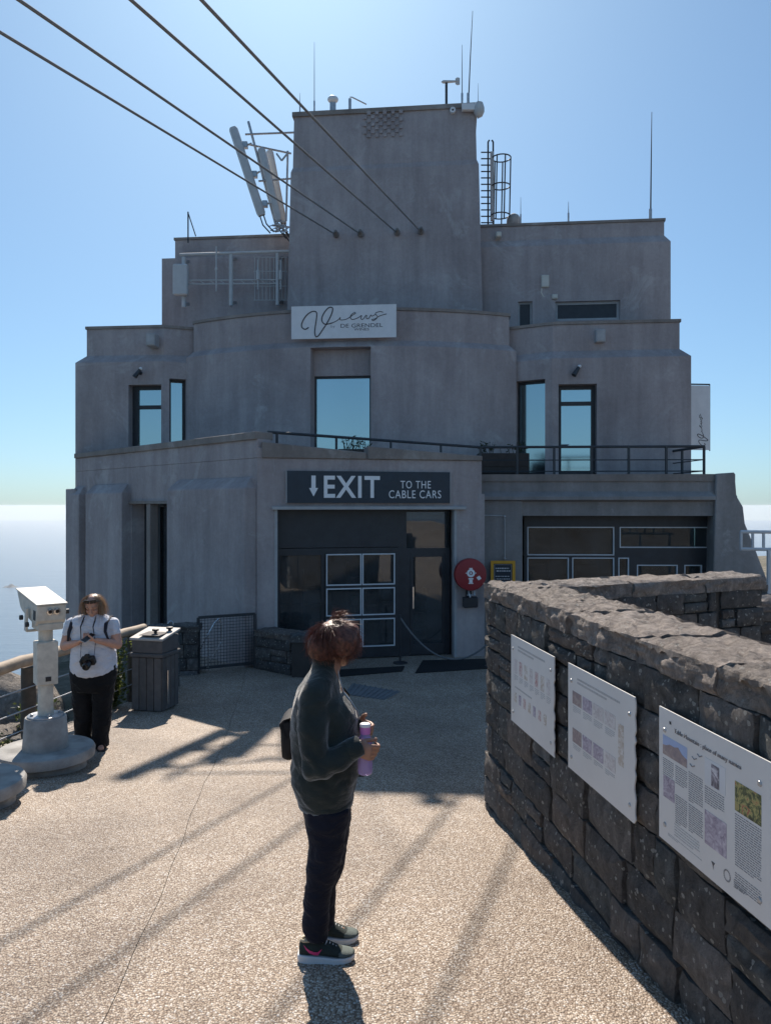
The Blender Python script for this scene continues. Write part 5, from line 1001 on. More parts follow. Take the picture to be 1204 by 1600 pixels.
# rope barrier at the doors, mats
rp = thing('rope_barrier', P(690, 1025, 13.7), 'grey rope hanging in a curve across the right hand door', 'rope'); a, b = P(625, 965, 13.9), P(768, 1000, 13.6); m = MB(); pts = []
for k in range(17): s = k/16; q = a.lerp(b, s); q.z -= 4*s*(1-s)*.52; pts.append(q)
m.tube(pts, .016, 8); obj('rope', m, 'mat_grey', rp, smooth=60)
for q in (a, b): m = MB(); m.tube([(q.x, q.y, GZ), (q.x, q.y, q.z+.05)], .02, 8); m.lathe([(.13, 0), (.13, .02), (.03, .04)], c=(q.x, q.y, GZ), n=16); obj('post', m, 'frame_dark', rp, smooth=40)
def mat_(pts, label, mt, h=.018):
    c = sum((Vector((p[0], p[1])) for p in pts), Vector((0, 0)))/4; t = thing('door_mat', (c.x, c.y, GZ), label, 'mat', 'mats in front of the doors'); m = MB(); m.prism(pts, GZ+.003, GZ+h); return t, obj('mat_sheet', m, mt, t, bev=.004)
mat_([pb_(520, 12.75), pb_(628, 13.2), pb_(632, 13.6), pb_(528, 13.3)], 'black rubber mat in front of the white framed doors', 'rubber'); mat_([pb_(648, 13.05), pb_(768, 13.45), pb_(762, 14.25), pb_(660, 14.1)], 'black rubber mat in front of the single right hand door', 'rubber')
t, ms = mat_([pb_(538, 11.6), pb_(600, 11.25), pb_(625, 11.75), pb_(550, 12.3)], 'grey ribbed grating mat on the shaded paving', 'mat_grey', .012); A_, B_ = Vector(pb_(538, 11.6)), Vector(pb_(600, 11.25)); C_, D_ = Vector(pb_(550, 12.3)), Vector(pb_(625, 11.75))
for i in range(9): m = MB(); a, b = A_.lerp(B_, (i+.5)/9), C_.lerp(D_, (i+.5)/9); m.bar((a.x, a.y, GZ+.016), (b.x, b.y, GZ+.016), .025, .012); obj('rib', m, 'mat_grey', t)
# ------------------------------------------------------------------ telescope and second plinth
TX, TY = -3.26, 7.5; tz = ground(7.5); ts = thing('viewing_telescope', (TX, TY, tz), 'cream coin-operated viewing telescope on a round concrete plinth', 'telescope')
def plinth(x, y, t, hcone=True):
    z = ground(y); m = MB(); m.lathe([(.36, -.08), (.37, .0), (.365, .1)], c=(x, y, z), n=48); obj('plinth_foot', m, 'concrete', t, smooth=40)
    m = MB(); m.lathe([(.42, .09), (.445, .105), (.45, .17), (.435, .195), (.4, .2)], c=(x, y, z), n=56); obj('plinth_step', m, 'concrete', t, smooth=40)
    if hcone: m = MB(); m.lathe([(.21, .197), (.205, .25), (.188, .49), (.18, .5)], c=(x, y, z), n=40); obj('plinth_column', m, 'concrete', t, smooth=40)
plinth(TX, TY, ts)
m = MB(); m.lathe([(.165, .5), (.165, .512), (.16, .516)], c=(TX, TY, tz), n=32); bp = obj('base_plate', m, 'galv', ts, smooth=40)
for k in range(4): a = .6+k*math.pi/2; m = MB(); m.lathe([(.016, 0), (.016, .02), (.008, .024)], c=(TX+.125*math.cos(a), TY+.125*math.sin(a), tz+.515), n=6); obj('bolt', m, 'galv', bp)
zc_ = lambda py: zat(py, TY)
m = MB(); m.lathe([(.072, tz+.51), (.068, zc_(1062)), (.064, zc_(980)), (.074, zc_(979)), (.074, zc_(975)), (.05, zc_(973))], c=(TX, TY, 0), n=28); obj('pole', m, 'scope_paint', ts, smooth=40)
m = MB(); m.bx(-.095, .095, -.09, .09, zc_(1068), zc_(1001), Matrix.Translation((TX, TY, 0)) @ Matrix.Rotation(.62, 4, 'Z')); cb = obj('coin_box', m, 'scope_paint', ts, bev=.008)
CBF = Matrix.Translation((TX, TY, 0)) @ Matrix.Rotation(.62, 4, 'Z'); m = MB(); m.bx(.096, .1, -.05, .05, zc_(1030), zc_(1006), CBF); m.bx(-.02, .03, -.095, -.091, zc_(1062), zc_(1055), CBF); obj('coin_plate', m, 'scope_dark', cb)
fw_ = Vector((-.66, .75, .10)).normalized(); rt = Vector((.75, .66, 0)).normalized(); HF = frame(P(82, 958, 7.42), rt, (0, 0, 1)); up_ = rt.cross(fw_).normalized(); HF = Matrix((rt, fw_, up_)).transposed().to_4x4(); HF.translation = Vector((TX, TY, zc_(952)))+fw_*-.17
m = MB(); hw = .135; side = [(0, -.07), (.0, .075), (.62, .115), (.6, .09), (.5, -.03), (.43, -.06), (.2, -.1), (.03, -.12)]
m.loft([[HF @ Vector((x, y, z)) for y, z in side] for x in (-hw, hw)]); hb = obj('head_case', m, 'scope_paint', ts, bev=.008)
m = MB(); m.bx(-hw-.01, hw+.01, -.015, .64, 0, .012, HF @ Matrix.Translation((0, 0, .079)) @ Matrix.Rotation(math.atan2(.04, .62), 4, 'X')); obj('top_cover', m, 'scope_paint', hb, bev=.004)
for x in (-.03, .035): m = MB(); m.lathe([(.027, 0), (.03, .006), (.03, .02), (.018, .022), (.016, .008), (.004, .007)], M=HF @ Matrix.Translation((x+.01, 0, .015)) @ Matrix.Rotation(math.pi/2, 4, 'X'), n=18); e_ = obj('eyepiece', m, 'chrome', hb, smooth=40); m = MB(); m.lathe([(.015, .0), (.015, .0215), (.003, .022)], M=HF @ Matrix.Translation((x+.01, 0, .015)) @ Matrix.Rotation(math.pi/2, 4, 'X'), n=14); obj('eye_lens', m, 'lens_black', e_)
m = MB(); m.bx(-hw+.02, hw-.02, .01, .2, -.17, -.105, HF); obj('lower_tray', m, 'scope_paint', hb, bev=.006)
ym = .2; m = MB(); yk = [(-hw-.03, ym, .02), (-hw-.03, ym, -.2), (hw+.03, ym, -.2), (hw+.03, ym, .02)]
for a, b, w in ((0, 1, .05), (1, 2, .02), (2, 3, .05)): m.bar(HF @ Vector(yk[a]), HF @ Vector(yk[b]), .02 if w == .05 else .06, .055 if w == .05 else .02, up=tuple(fw_) if w == .05 else (0, 0, 1))
obj('yoke', m, 'scope_paint', ts, bev=.004)
for x, y, z in ((-hw-.045, .12, -.12), (-hw-.045, .3, -.09), (hw+.045, .1, -.02)): m = MB(); m.lathe([(.008, -.02), (.024, -.015), (.024, .012), (.01, .016)], M=HF @ Matrix.Translation((x, y, z)) @ Matrix.Rotation(math.pi/2, 4, 'Y'), n=14); obj('knob', m, 'scope_dark', ts, smooth=40)
m = MB(); m.bx(-hw-.004, -hw+.002, .03, .09, -.07, .02, HF); obj('vent_slot', m, 'scope_dark', hb)
p2 = thing('round_plinth', (-3.36, 6.25, ground(6.25)), 'round stepped concrete plinth cut off at the left edge', 'plinth'); plinth(-3.36, 6.25, p2, True)
# ------------------------------------------------------------------ people
def ring(cx, cy, z, rx, ry, n=28, pw=2.2, tilt=0.0):
    out = []
    for k in range(n):
        a = 2*math.pi*k/n; c, s = math.cos(a), math.sin(a); x = rx*math.copysign(abs(c)**(2/pw), c); y = ry*math.copysign(abs(s)**(2/pw), s); out.append(Vector((cx+x, cy+y, z+tilt*x)))
    return out
def chain_caps(mb, pts, rs):
    for (a, b), (r0, r1) in zip(zip(pts, pts[1:]), zip(rs, rs[1:])): mb.cap(a, b, r0, r1)
def hand(mb, wrist, d, nrm, curl=(.5, .6, .5), sc=1.0, spread=.0, thumb=(.55, .65, .45), lat=None):
    wrist = Vector(wrist); d = Vector(d).normalized(); nrm = Vector(nrm); nrm = (nrm-d*nrm.dot(d)).normalized(); l = (lat and Vector(lat)) or d.cross(nrm); l = (l-d*l.dot(d)-nrm*l.dot(nrm)).normalized()
    rg = []
    for t, w, h in ((-.01, .024, .02), (.02, .032, .017), (.05, .04, .016), (.085, .041, .0125)):
        c = wrist+d*t*sc; rg.append([c+(l*w*math.cos(2*math.pi*k/16)+nrm*h*math.sin(2*math.pi*k/16))*sc for k in range(16)])
    mb.loft(rg)
    for k, (off, L) in enumerate(((.031, .95), (.0105, 1.06), (-.0105, 1.0), (-.031, .8))):
        p = wrist+(d*.08+l*off)*sc; a = 0; pts = [p]; dirk = (d+l*spread*off*20).normalized()
        for seg, cl in zip((.043, .026, .021), curl): a += cl+(.06*(k-1)); p = p+(dirk*math.cos(a)+nrm*math.sin(a))*seg*L*sc; pts.append(p)
        chain_caps(mb, pts, [.0098*sc, .009*sc, .0082*sc, .007*sc])
    p = wrist+(d*.022+l*.03)*sc; td = (d*thumb[0]+l*thumb[1]+nrm*thumb[2]).normalized(); p1 = p+td*.042*sc; td2 = (td+d*.5+nrm*.15).normalized(); p2_ = p1+td2*.03*sc; p3 = p2_+(td2+nrm*.2).normalized()*.024*sc
    chain_caps(mb, [p, p1, p2_, p3], [.014*sc, .0112*sc, .0105*sc, .0085*sc])
def head(mb, c, f, u):
    c, f, u = Vector(c), Vector(f).normalized(), Vector(u); u = (u-f*u.dot(f)).normalized(); l = u.cross(f); H = Matrix((f, l, u)).transposed().to_4x4(); H.translation = c; R = H.to_3x3()
    mb.ell(c+R @ Vector((-.008, 0, .028)), .094, .076, .092, 24, 16, R); mb.ell(c+R @ Vector((.028, 0, -.035)), .064, .062, .075, 20, 12, R); mb.ell(c+R @ Vector((.062, 0, -.088)), .026, .03, .022, 14, 10, R)
    mb.cap(c+R @ Vector((.086, 0, .02)), c+R @ Vector((.107, 0, -.028)), .009, .0135); mb.cap(c+R @ Vector((.1, -.011, -.034)), c+R @ Vector((.1, .011, -.034)), .009, .009)
    for s in (-1, 1):
        mb.cap(c+R @ Vector((.083, s*.015, .03)), c+R @ Vector((.068, s*.05, .03)), .011, .009); mb.ell(c+R @ Vector((.068, s*.036, -.022)), .02, .022, .02, 12, 8, R); mb.ell(c+R @ Vector((-.008, s*.078, -.004)), .02, .008, .03, 12, 8, R)
    mb.cap(c+R @ Vector((.089, -.018, -.06)), c+R @ Vector((.089, .018, -.06)), .0075, .0075); mb.cap(c+R @ Vector((.087, -.015, -.071)), c+R @ Vector((.087, .015, -.071)), .008, .008)
    return H
def face_bits(H, person, closed=False):
    for s in (-1, 1):
        if closed:
            m = MB(); m.tube([H @ Vector((.0865, s*.019, .004)), H @ Vector((.0875, s*.032, .0)), H @ Vector((.08, s*.045, .003))], [.0016, .0026, .0016], 6); obj('eyelashes', m, 'hair_auburn', person, smooth=180)
            m = MB(); m.tube([H @ Vector((.094, s*.016, .034)), H @ Vector((.089, s*.035, .04)), H @ Vector((.074, s*.053, .034))], [.002, .003, .0015], 6); obj('eyebrow', m, 'hair_light', person, smooth=180)
            continue
        m = MB(); m.ell(H @ Vector((.0775, s*.032, .008)), .011, .0135, .0085, 12, 8, H.to_3x3()); obj('eye', m, 'sign_white', person, smooth=180)
        m = MB(); m.ell(H @ Vector((.0865, s*.032, .008)), .0035, .006, .006, 10, 6, H.to_3x3()); obj('iris', m, 'lens_black', person, smooth=180)
        m = MB(); m.tube([H @ Vector((.094, s*.016, .034)), H @ Vector((.089, s*.035, .04)), H @ Vector((.074, s*.053, .034))], [.003, .004, .002], 6); obj('eyebrow', m, 'hair_auburn', person, smooth=180)
def strands(n, rootf, seed, wid=.0011, steps=6):
    r = random.Random(seed); m = MB()
    for i in range(n):
        q = rootf(r)
        if q is None: continue
        p, vel, L, acc = q; pts = []; ph = r.random()*6.28; cv = r.uniform(.3, 1.0)
        side = vel.cross(Vector((r.gauss(0, 1), r.gauss(0, 1), r.gauss(0, 1)))).normalized()
        for k in range(steps+1): pts.append(p.copy()); vel = (vel+acc/steps+side*.35*cv*math.sin(ph+k*1.1)*.6).normalized(); p = p+vel*L/steps
        m.tube(pts, [wid*(1-.75*k/steps) for k in range(steps+1)], 3, caps=False)
    return m
# ---- woman in the dark fleece, seen from behind her right side
PY = 3.78; PO = Vector(((510-CX)/F*PY, PY, ground(PY))); k1 = PY/F
X1 = lambda px: (px-510)*k1
Z1 = lambda py: (790+(1.774/PY+.0995)*F-py)*k1
MW = Matrix.Translation(PO)
w1 = thing('person', PO, 'woman in dark fleece jacket and navy trousers holding a purple bottle', 'person')
tors = [(1251, 469, 549, .165), (1246, 466, 551, .175), (1235, 461.5, 553, .187), (1215, 456, 558, .197), (1200, 455, 560, .197), (1185, 456, 560.5, .192), (1165, 455, 561, .188), (1150, 455, 561, .186), (1122, 455, 558.5, .19), (1108, 457, 555, .196), (1094, 459.5, 546, .2), (1080, 463.5, 534, .198), (1066, 471, 529, .172), (1056, 478, 528, .125), (1046, 486, 527, .08), (1034, 490, 526, .066)]
mb = MB(); mb.loft([ring((X1(a)+X1(b))/2, 0, Z1(y), (X1(b)-X1(a))/2, ry, 36, 2.25) for y, a, b, ry in tors])
sh, el, wr = Vector((-.04, -.148, 1.262)), Vector((-.035, -.232, .955)), Vector((.148, -.178, 1.035))
sh2, el2, wr2 = Vector((-.03, .165, 1.245)), Vector((.03, .24, .97)), Vector((.15, .02, 1.085))
chain_caps(mb, [sh, sh.lerp(el, .5)+Vector((-.012, -.014, 0)), el], [.074, .068, .06]); chain_caps(mb, [el, el.lerp(wr, .55)+Vector((0, 0, -.012)), wr-Vector((.012, 0, 0))], [.062, .058, .045])
mb.cap((-.012, -.045, 1.325), (-.04, -.148, 1.268), .062, .07); mb.cap((-.012, .045, 1.325), (-.03, .16, 1.255), .062, .07); chain_caps(mb, [sh2, sh2.lerp(el2, .5), el2], [.078, .068, .06]); chain_caps(mb, [el2, el2.lerp(wr2, .5), wr2], [.062, .055, .042])
def folds(a=.006, s=7, zs=1.6): return lambda p: a*(fbm((p.x*s, p.y*s, p.z*s*zs), 3))+a*.7*max(0, 1-abs(fbm((p.x*s*.9+9+p.z*2, p.y*s*.9, p.z*s*1.1), 2))*4)
def jfold(p):
    b = folds(.007, 5, 1.0)(p); q = p-el; g = math.exp(-(q.length/.11)**2); b += .0065*g*math.sin(q.dot(Vector((.75, .1, .65)))*85+fbm(p*9, 2)*2)
    q2 = p-sh; g2 = math.exp(-((p.x-.03)**2+(p.z-1.17)**2)/.006)*(1 if p.y < 0 else .5); b += .004*g2*math.sin(q2.dot(Vector((.8, 0, -.6)))*80+fbm(p*7, 2)*2)
    g3 = math.exp(-((p.z-.86)/.09)**2); b += .003*g3*math.sin(p.z*70+p.x*22+fbm(p*8, 2)*7)
    return b
mobj('jacket', remesh(mb, .007, 14, jfold), 'jacket', w1, xf=MW)
m = MB(); m.loft([ring((X1(469)+X1(549))/2, 0, Z1(1251)+dz_, (X1(549)-X1(469))/2+ex, .165+ex, 40, 2.25) for dz_, ex in ((-.006, .0), (-.008, .007), (.012, .0115), (.03, .012), (.034, .004))], caps=False); m.v = [tuple(MW @ Vector(v)) for v in m.v]; obj('hem_band', m, 'jacket', w1, smooth=180, fix=False)
m = MB(); cd_ = (wr-el).normalized(); m.tube([MW @ (wr-cd_*.045), MW @ (wr-cd_*.02), MW @ (wr+cd_*.022), MW @ (wr+cd_*.027)], [.05, .0515, .048, .04], 20, caps=False); obj('cuff', m, 'jacket', w1, smooth=180)
m = MB(); m.loft([ring(X1(507.5)+.0, 0, Z1(1038)-.0+.012*k, .06+.001*k, .069, 28, 2.1, -.12) for k in range(4)], caps=False); m.loft([ring(X1(507.5), 0, Z1(1038)+.012*k, .055, .064, 28, 2.1, -.12) for k in range(4)], caps=False); m.v = [tuple(MW @ Vector(v)) for v in m.v]; obj('collar', m, 'jacket', w1, smooth=180, fix=False)
m = MB(); m.tube([MW @ Vector((X1(a), -.02, Z1(y))) for a, y in ((527, 1040), (530, 1056), (537, 1080), (548, 1094), (557.5, 1108), (561, 1122))], .004, 6); obj('zip', m, 'galv', w1)
# trousers
mb = MB(); mb.loft([ring((X1(a)+X1(b))/2, 0, Z1(y), (X1(b)-X1(a))/2, ry) for y, a, b, ry in ((1240, 468, 548, .165), (1255, 474, 549, .17), (1275, 478, 548.5, .165), (1292, 480, 546, .14))])
near = [(1262, 476, 546, .092), (1300, 480, 541, .088), (1322, 481.5, 538, .084), (1340, 482, 534, .08), (1360, 479, 528, .076), (1390, 476, 518.5, .07), (1415, 474, 515, .066), (1432, 473, 514, .064), (1450, 474, 512, .062), (1464, 477, 511, .058)]
far = [(1262, 482, 549, .09), (1300, 486, 546, .086), (1340, 489, 540, .08), (1360, 488, 534, .075), (1385, 484, 524, .07), (1410, 484, 524, .066), (1428, 486, 524.5, .062), (1440, 487, 523, .058), (1449, 488, 520, .055)]
XD = lambda px, yl: (px-CX)/F*(PY+yl)-PO.x
ZD = lambda py, yl: CZ+(EY-py)/F*(PY+yl)-PO.z
for sg_, lst in ((-1, near), (1, far)):
    mb.loft([ring((XD(a, sg_*.095)+XD(b, sg_*.095))/2, sg_*(.088+.012*i/8), ZD(y, sg_*.095), (XD(b, sg_*.095)-XD(a, sg_*.095))/2, ry) for i, (y, a, b, ry) in enumerate(lst)])
mobj('trousers', remesh(mb, .008, 5, folds(.006, 7, 1.8)), 'trousers', w1, xf=MW)
# body (one continuous mesh under the clothes)
mb = MB(); HF1 = head(mb, (.04, .0, 1.478), (math.cos(math.radians(52)), math.sin(math.radians(52)), -.08), (.02, 0, 1))
mb.cap((.0, 0, 1.3), (.025, .005, 1.43), .056, .052); mb.cap((-.02, 0, .85), (-.01, 0, 1.2), .11, .11); mb.cap((-.03, -.13, 1.23), (-.03, .13, 1.23), .055, .055)
chain_caps(mb, [sh, el, wr], [.05, .042, .028]); chain_caps(mb, [sh2, el2, wr2], [.05, .042, .027])
for sgn, fx, lst in ((-1, X1(494), near), (1, X1(505), far)):
    chain_caps(mb, [(0.02, sgn*.08, .72), ((X1(lst[3][1])+X1(lst[3][2]))/2, sgn*.09, .45), (fx, sgn*.1, .12)], [.075, .055, .033]); mb.cap((fx, sgn*.1, .055), (fx+.09, sgn*.1, .038), .026, .016)
BC = Vector((.19, -.125, 0)); bz0 = Z1(1195); bz1 = Z1(1119)
hand(mb, wr+Vector((-.008, .0, .0)), (.93, .0, -.30), (.0, 1, 0), curl=(.75, 1.0, .8), sc=.98, lat=(.2, 0, 1), thumb=(.75, .3, .75)); hand(mb, wr2, (.75, -.62, -.1), (-.2, -1, 0), curl=(.55, .7, .6), sc=.95, lat=(0, 0, 1))
mobj('body', remesh(mb, .0045, 3), 'skin_tan', w1, xf=MW); HFW = MW @ HF1; face_bits(HFW, w1)
# hair
hc = Vector((.034, -.004, 1.505)); mb = MB(); mb.ell(hc, .112, .104, .09, 28, 18); mb.ell(hc+Vector((-.045, -.01, -.03)), .082, .09, .085); mb.ell(hc+Vector((.035, -.035, .0)), .086, .08, .085); mb.ell(hc+Vector((.07, -.01, .035)), .06, .07, .045)
hm = remesh(mb, .007, 4, lambda p: .010*fbm((p.x*14, p.y*14, p.z*9), 3))
def cutface(me, H):
    Hi = H.inverted(); bm = bmesh.new(); bm.from_mesh(me)
    kill = [v for v in bm.verts if (lambda q: q.x > .045 and q.z < .045 and abs(q.y) < .075)(Hi @ v.co) or (lambda q: q.x > .0 and q.z < -.055)(Hi @ v.co)]
    bmesh.ops.delete(bm, geom=kill, context='VERTS'); bm.to_mesh(me); bm.free()
cutface(hm, HF1); hbase = mobj('hair', hm, 'hair_auburn', w1, xf=MW); Hi1 = HF1.inverted()
def root1(r):
    d = Vector((r.gauss(0, 1), r.gauss(0, 1), r.gauss(.25, 1))).normalized()
    if d.z < -.55: return None
    p = hc+Vector((d.x*.112, d.y*.104, d.z*.09)); q = Hi1 @ p
    if q.x > .05 and q.z < .03: return None
    crown = Vector((-.3, -.1, 1)).normalized(); t = (d-crown*.9); t = (t-d*t.dot(d)).normalized(); return (MW @ (p-d*.008), (t+d*(.25+.45*r.random()**2)).normalized(), .045+.065*r.random(), Vector((r.gauss(0, .25), r.gauss(0, .25), -.4+r.gauss(0, .25)))-d*.55)
obj('hair_strands', strands(5200, root1, 5, .0012, 7), 'hair_auburn', hbase, fix=False, smooth=180)
def root1b(r): p = hc+Vector((.012+r.gauss(0, .012), r.gauss(0, .012), .098)); return (MW @ p, Vector((r.gauss(0, .25)-.1, r.gauss(0, .2), 1)).normalized(), .05+.03*r.random(), Vector((1.6, 0, -1.2)))
obj('hair_tuft', strands(90, root1b, 6), 'hair_auburn', hbase, fix=False, smooth=180)
# shoes
def shoe(xh, xt, yc, zg, person, side):
    L = xt-xh; prof = [(0, .026, .03, .085), (.04, .034, .03, .095), (.15, .038, .03, .098), (.3, .039, .029, .102), (.42, .04, .028, .098), (.55, .043, .026, .082), (.7, .046, .025, .062), (.85, .043, .027, .05), (.95, .031, .031, .045), (1.0, .012, .036, .041)]
    def sec(t, w, zb, zt, n=18): 
        out = []
        for k in range(n): a = 2*math.pi*k/n; c, s = math.cos(a), math.sin(a); z = (zb+zt)/2+(zt-zb)/2*math.copysign(abs(s)**.8, s); f = 1-.38*max(0, (z-zb)/(zt-zb)-.35); out.append(Vector((xh+t*L, yc+w*f*math.copysign(abs(c)**.75, c), zg+z)))
        return out
    m = MB(); m.loft([sec(*p) for p in prof]); m.v = [tuple(MW @ Vector(v)) for v in m.v]; sh_ = obj('shoe', m, 'shoe_green', person, smooth=60)
    m = MB(); m.loft([[Vector((v.x, yc+(v.y-yc)*1.012, v.z+.0012)) for v in sec(t, w, zb, zt)] for t, w, zb, zt in ((.72, .0462, .027, .0575), (.78, .0455, .027, .0545), (.85, .0435, .028, .0505), (.93, .036, .031, .047), (.97, .026, .033, .044))], caps=False); m.v = [tuple(MW @ Vector(v)) for v in m.v]; obj('toe_cap', m, 'shoe_toe', sh_, smooth=60)
    m = MB(); rg = []
    for t, w, lo, hi in ((-.035, .02, .012, .036), (-.01, .034, .004, .04), (.1, .041, 0, .038), (.3, .042, 0, .034), (.45, .043, 0, .031), (.65, .049, 0, .028), (.82, .046, .001, .028), (.93, .036, .006, .031), (1.0, .017, .014, .036)):
        rg.append([Vector((xh+t*L, yc+w*c, zg+(hi if s > 0 else lo))) for c, s in ((-1, -1), (-.5, -1), (.5, -1), (1, -1), (1, 1), (.5, 1), (-.5, 1), (-1, 1))])
    m.loft(rg); m.v = [tuple(MW @ Vector(v)) for v in m.v]; obj('sole', m, 'sole_white', sh_, smooth=50, bev=.004)
    m = MB(); m.tube([MW @ Vector((xh+L*.03+.035*math.cos(a)*.0+.03*(1-math.cos(a)), yc+.03*math.sin(a), zg+.097-.006*math.sin(a))) for a in [2*math.pi*k/14 for k in range(15)]], .007, 6); obj('ankle_lining', m, 'shoe_lining', sh_, smooth=180)
    # curved tick mark on the outer side
    def yw(t, z):
        for p, q in zip(prof, prof[1:]):
            if p[0] <= t <= q[0]: s = (t-p[0])/(q[0]-p[0]); w = p[1]+(q[1]-p[1])*s; zb = p[2]+(q[2]-p[2])*s; zt = p[3]+(q[3]-p[3])*s; v = (z-(zb+zt)/2)/((zt-zb)/2); v = max(-1, min(1, v)); f = 1-.38*max(0, (v+1)/2-.35); return w*f*(1-abs(v)**2.5)**.3+.003
    up_ = [(.08, .086), (.14, .074), (.2, .0645), (.27, .0585), (.34, .058), (.42, .072)]; lo_ = [(.08, .086), (.13, .068), (.19, .053), (.27, .043), (.35, .042), (.42, .072)]
    vs = []; fs = []
    for (t0, z0), (t1, z1) in zip(up_, lo_):
        for j in range(3): t, z = t0+(t1-t0)*j/2, z0+(z1-z0)*j/2; vs.append(MW @ Vector((xh+t*L, yc-(yw(t, z)), zg+z)))
    for i in range(5):
        for j in range(2): fs.append((i*3+j, i*3+j+1, (i+1)*3+j+1, (i+1)*3+j))
    m = MB(); m.add(vs, fs); obj('tick_mark', m, 'shoe_pink', sh_, fix=False, smooth=180)
    m = MB()
    for i in range(5): t = .42+i*.055; zt = .1-.0085*i-.004; m.tube([MW @ Vector((xh+t*L, yc-.022, zg+zt-.004)), MW @ Vector((xh+t*L+.006, yc, zg+zt+.004)), MW @ Vector((xh+t*L, yc+.022, zg+zt-.004))], .003, 5)
    obj('laces', m, 'sole_white', sh_, smooth=180)
gslope = -0.0995
shoe(XD(468, -.1), XD(554, -.1), -.1, gslope*(-.1), w1, -1); shoe(XD(482, .1), XD(560, .1), .1, gslope*.1, w1, 1)
# bottle, bags
bo = thing('water_bottle', PO+Vector((BC.x, BC.y, bz0)), 'purple translucent water bottle with white lid held by the woman', 'bottle'); c = PO+Vector((BC.x, BC.y, 0)); h = bz1-bz0
m = MB(); m.lathe([(.029, bz0), (.034, bz0+.006), (.0345, bz0+.05), (.031, bz0+.075), (.0335, bz0+.1), (.033, bz0+h*.62), (.026, bz0+h*.74), (.022, bz0+h*.78), (.022, bz0+h*.84)], c=c, n=28); obj('bottle_body', m, 'bottle_purple', bo, smooth=60)
m = MB(); m.lathe([(.0245, bz0+h*.80), (.0245, bz0+h*.935), (.023, bz0+h*.94)], c=c, n=24); obj('neck_ring', m, 'bottle_pink', bo, smooth=40)
m = MB(); m.lathe([(.0255, bz0+h*.938), (.0255, bz0+h*.985), (.022, bz0+h), (.003, bz0+h*1.002)], c=c, n=24); obj('lid', m, 'bottle_cap', bo, smooth=40)
sb = thing('shoulder_bag', PO+Vector((-.19, .09, Z1(1190))), 'black bag hanging behind the back of the fleece-clad woman', 'bag'); m = MB(); cxs = X1(450)
m.loft([[MW @ Vector((cxs+dx_*a, .08+dy*b, Z1(y))) for dx_, dy in ((-1, -1), (1, -1), (1, 1), (-1, 1))] for y, a, b in ((1190, .018, .07), (1183, .03, .09), (1155, .034, .1), (1130, .036, .1), (1124, .03, .095))]); obj('bag_body', m, 'bag_black', sb, bev=.012, smooth=40)
m = MB(); m.loft([[MW @ Vector((X1(x_)+dx_, .08+dy, Z1(y_))) for dx_, dy in ((0, -.105), (.0, .105), (.012, .105), (.012, -.105))] for x_, y_ in ((456, 1119), (444, 1123), (437, 1130), (440, 1141), (445, 1152))]); obj('flap', m, 'bag_black', sb, smooth=40)
m = MB(); m.tube(spline([(0, 0), (1, 0)], 1) and [MW @ Vector(p) for p in ((-.17, .1, Z1(1125)), (-.15, .16, 1.15), (-.08, .15, 1.3), (-.02, .1, 1.345), (.05, .05, 1.28), (.1, .12, 1.2))], .012, 6, flat=.3); obj('strap', m, 'bag_black', sb, smooth=180)
po = thing('belt_pouch', PO+Vector((X1(567), -.02, Z1(1211))), 'small black pouch at the waist below the purple bottle', 'pouch'); m = MB(); m.loft([ring(X1(564), .02, Z1(y), rx, .045, 16, 3) for y, rx in ((1211, .022), (1207, .028), (1195, .03), (1180, .028))]); m.v = [tuple(MW @ Vector(v)) for v in m.v]; obj('pouch_body', m, 'bag_black', po, smooth=50); m = MB(); m.loft([ring(X1(563.5), .02, Z1(y), .032, .047, 16, 3) for y in (1196, 1179)]); m.v = [tuple(MW @ Vector(v)) for v in m.v]; obj('pouch_flap', m, 'bag_black', po, smooth=50)
# ---- woman in the white tee looking at her phone
QY = 8.37; QO = Vector(((145-CX)/F*QY, QY, ground(QY))); k2 = QY/F; NW = Matrix.Translation(QO)
X2 = lambda px: (px-145)*k2
Z2 = lambda py: (790+(1.774/QY+.0995)*F-py)*k2
w2 = thing('person', QO, 'woman in white tee and black trousers looking down at her phone', 'person')
mb = MB(); hemf = lambda a: 0
rows_ = [(1047, 112.5, 181.5, .185), (1040, 111.5, 181.5, .19), (1030, 112, 181, .19), (1015, 113.5, 179.5, .18), (1000, 114, 177.5, .17), (988, 113, 177, .165), (975, 110, 178, .15), (968, 112, 176, .125), (963, 119, 171, .1), (959, 132, 160, .075)]
mb.loft([ring((X2(a)+X2(b))/2, -.0, Z2(y), (X2(b)-X2(a))/2, ry, 40, 2.3) for y, a, b, ry in rows_])
s1, e1, v1 = Vector((-.225, .0, 1.345)), Vector((-.285, -.03, 1.11)), Vector((-.075, -.215, 1.175)); s2, e2, v2 = Vector((.215, .0, 1.345)), Vector((.275, -.03, 1.125)), Vector((.125, -.22, 1.2))
chain_caps(mb, [s1, s1.lerp(e1, .42)], [.066, .065]); chain_caps(mb, [s2, s2.lerp(e2, .42)], [.066, .065])
tee = remesh(mb, .010, 5, folds(.006, 8, 1.4))
for v in tee.vertices:
    if v.co.z < .93: v.co.z -= .05*max(0, 1-abs(v.co.x/.24)**2)*(1-(v.co.z-.84)/.09 if v.co.z > .84 else 1)*(1 if v.co.y < .05 else .4)
mobj('tee_shirt', tee, 'tee', w2, xf=NW)
mb = MB(); mb.loft([ring((X2(a)+X2(b))/2, .0, Z2(y), (X2(b)-X2(a))/2, ry, 36) for y, a, b, ry in ((1038, 114, 180, .17), (1050, 110.5, 181.5, .18), (1065, 111.5, 180, .175), (1078, 113, 177.5, .15))])
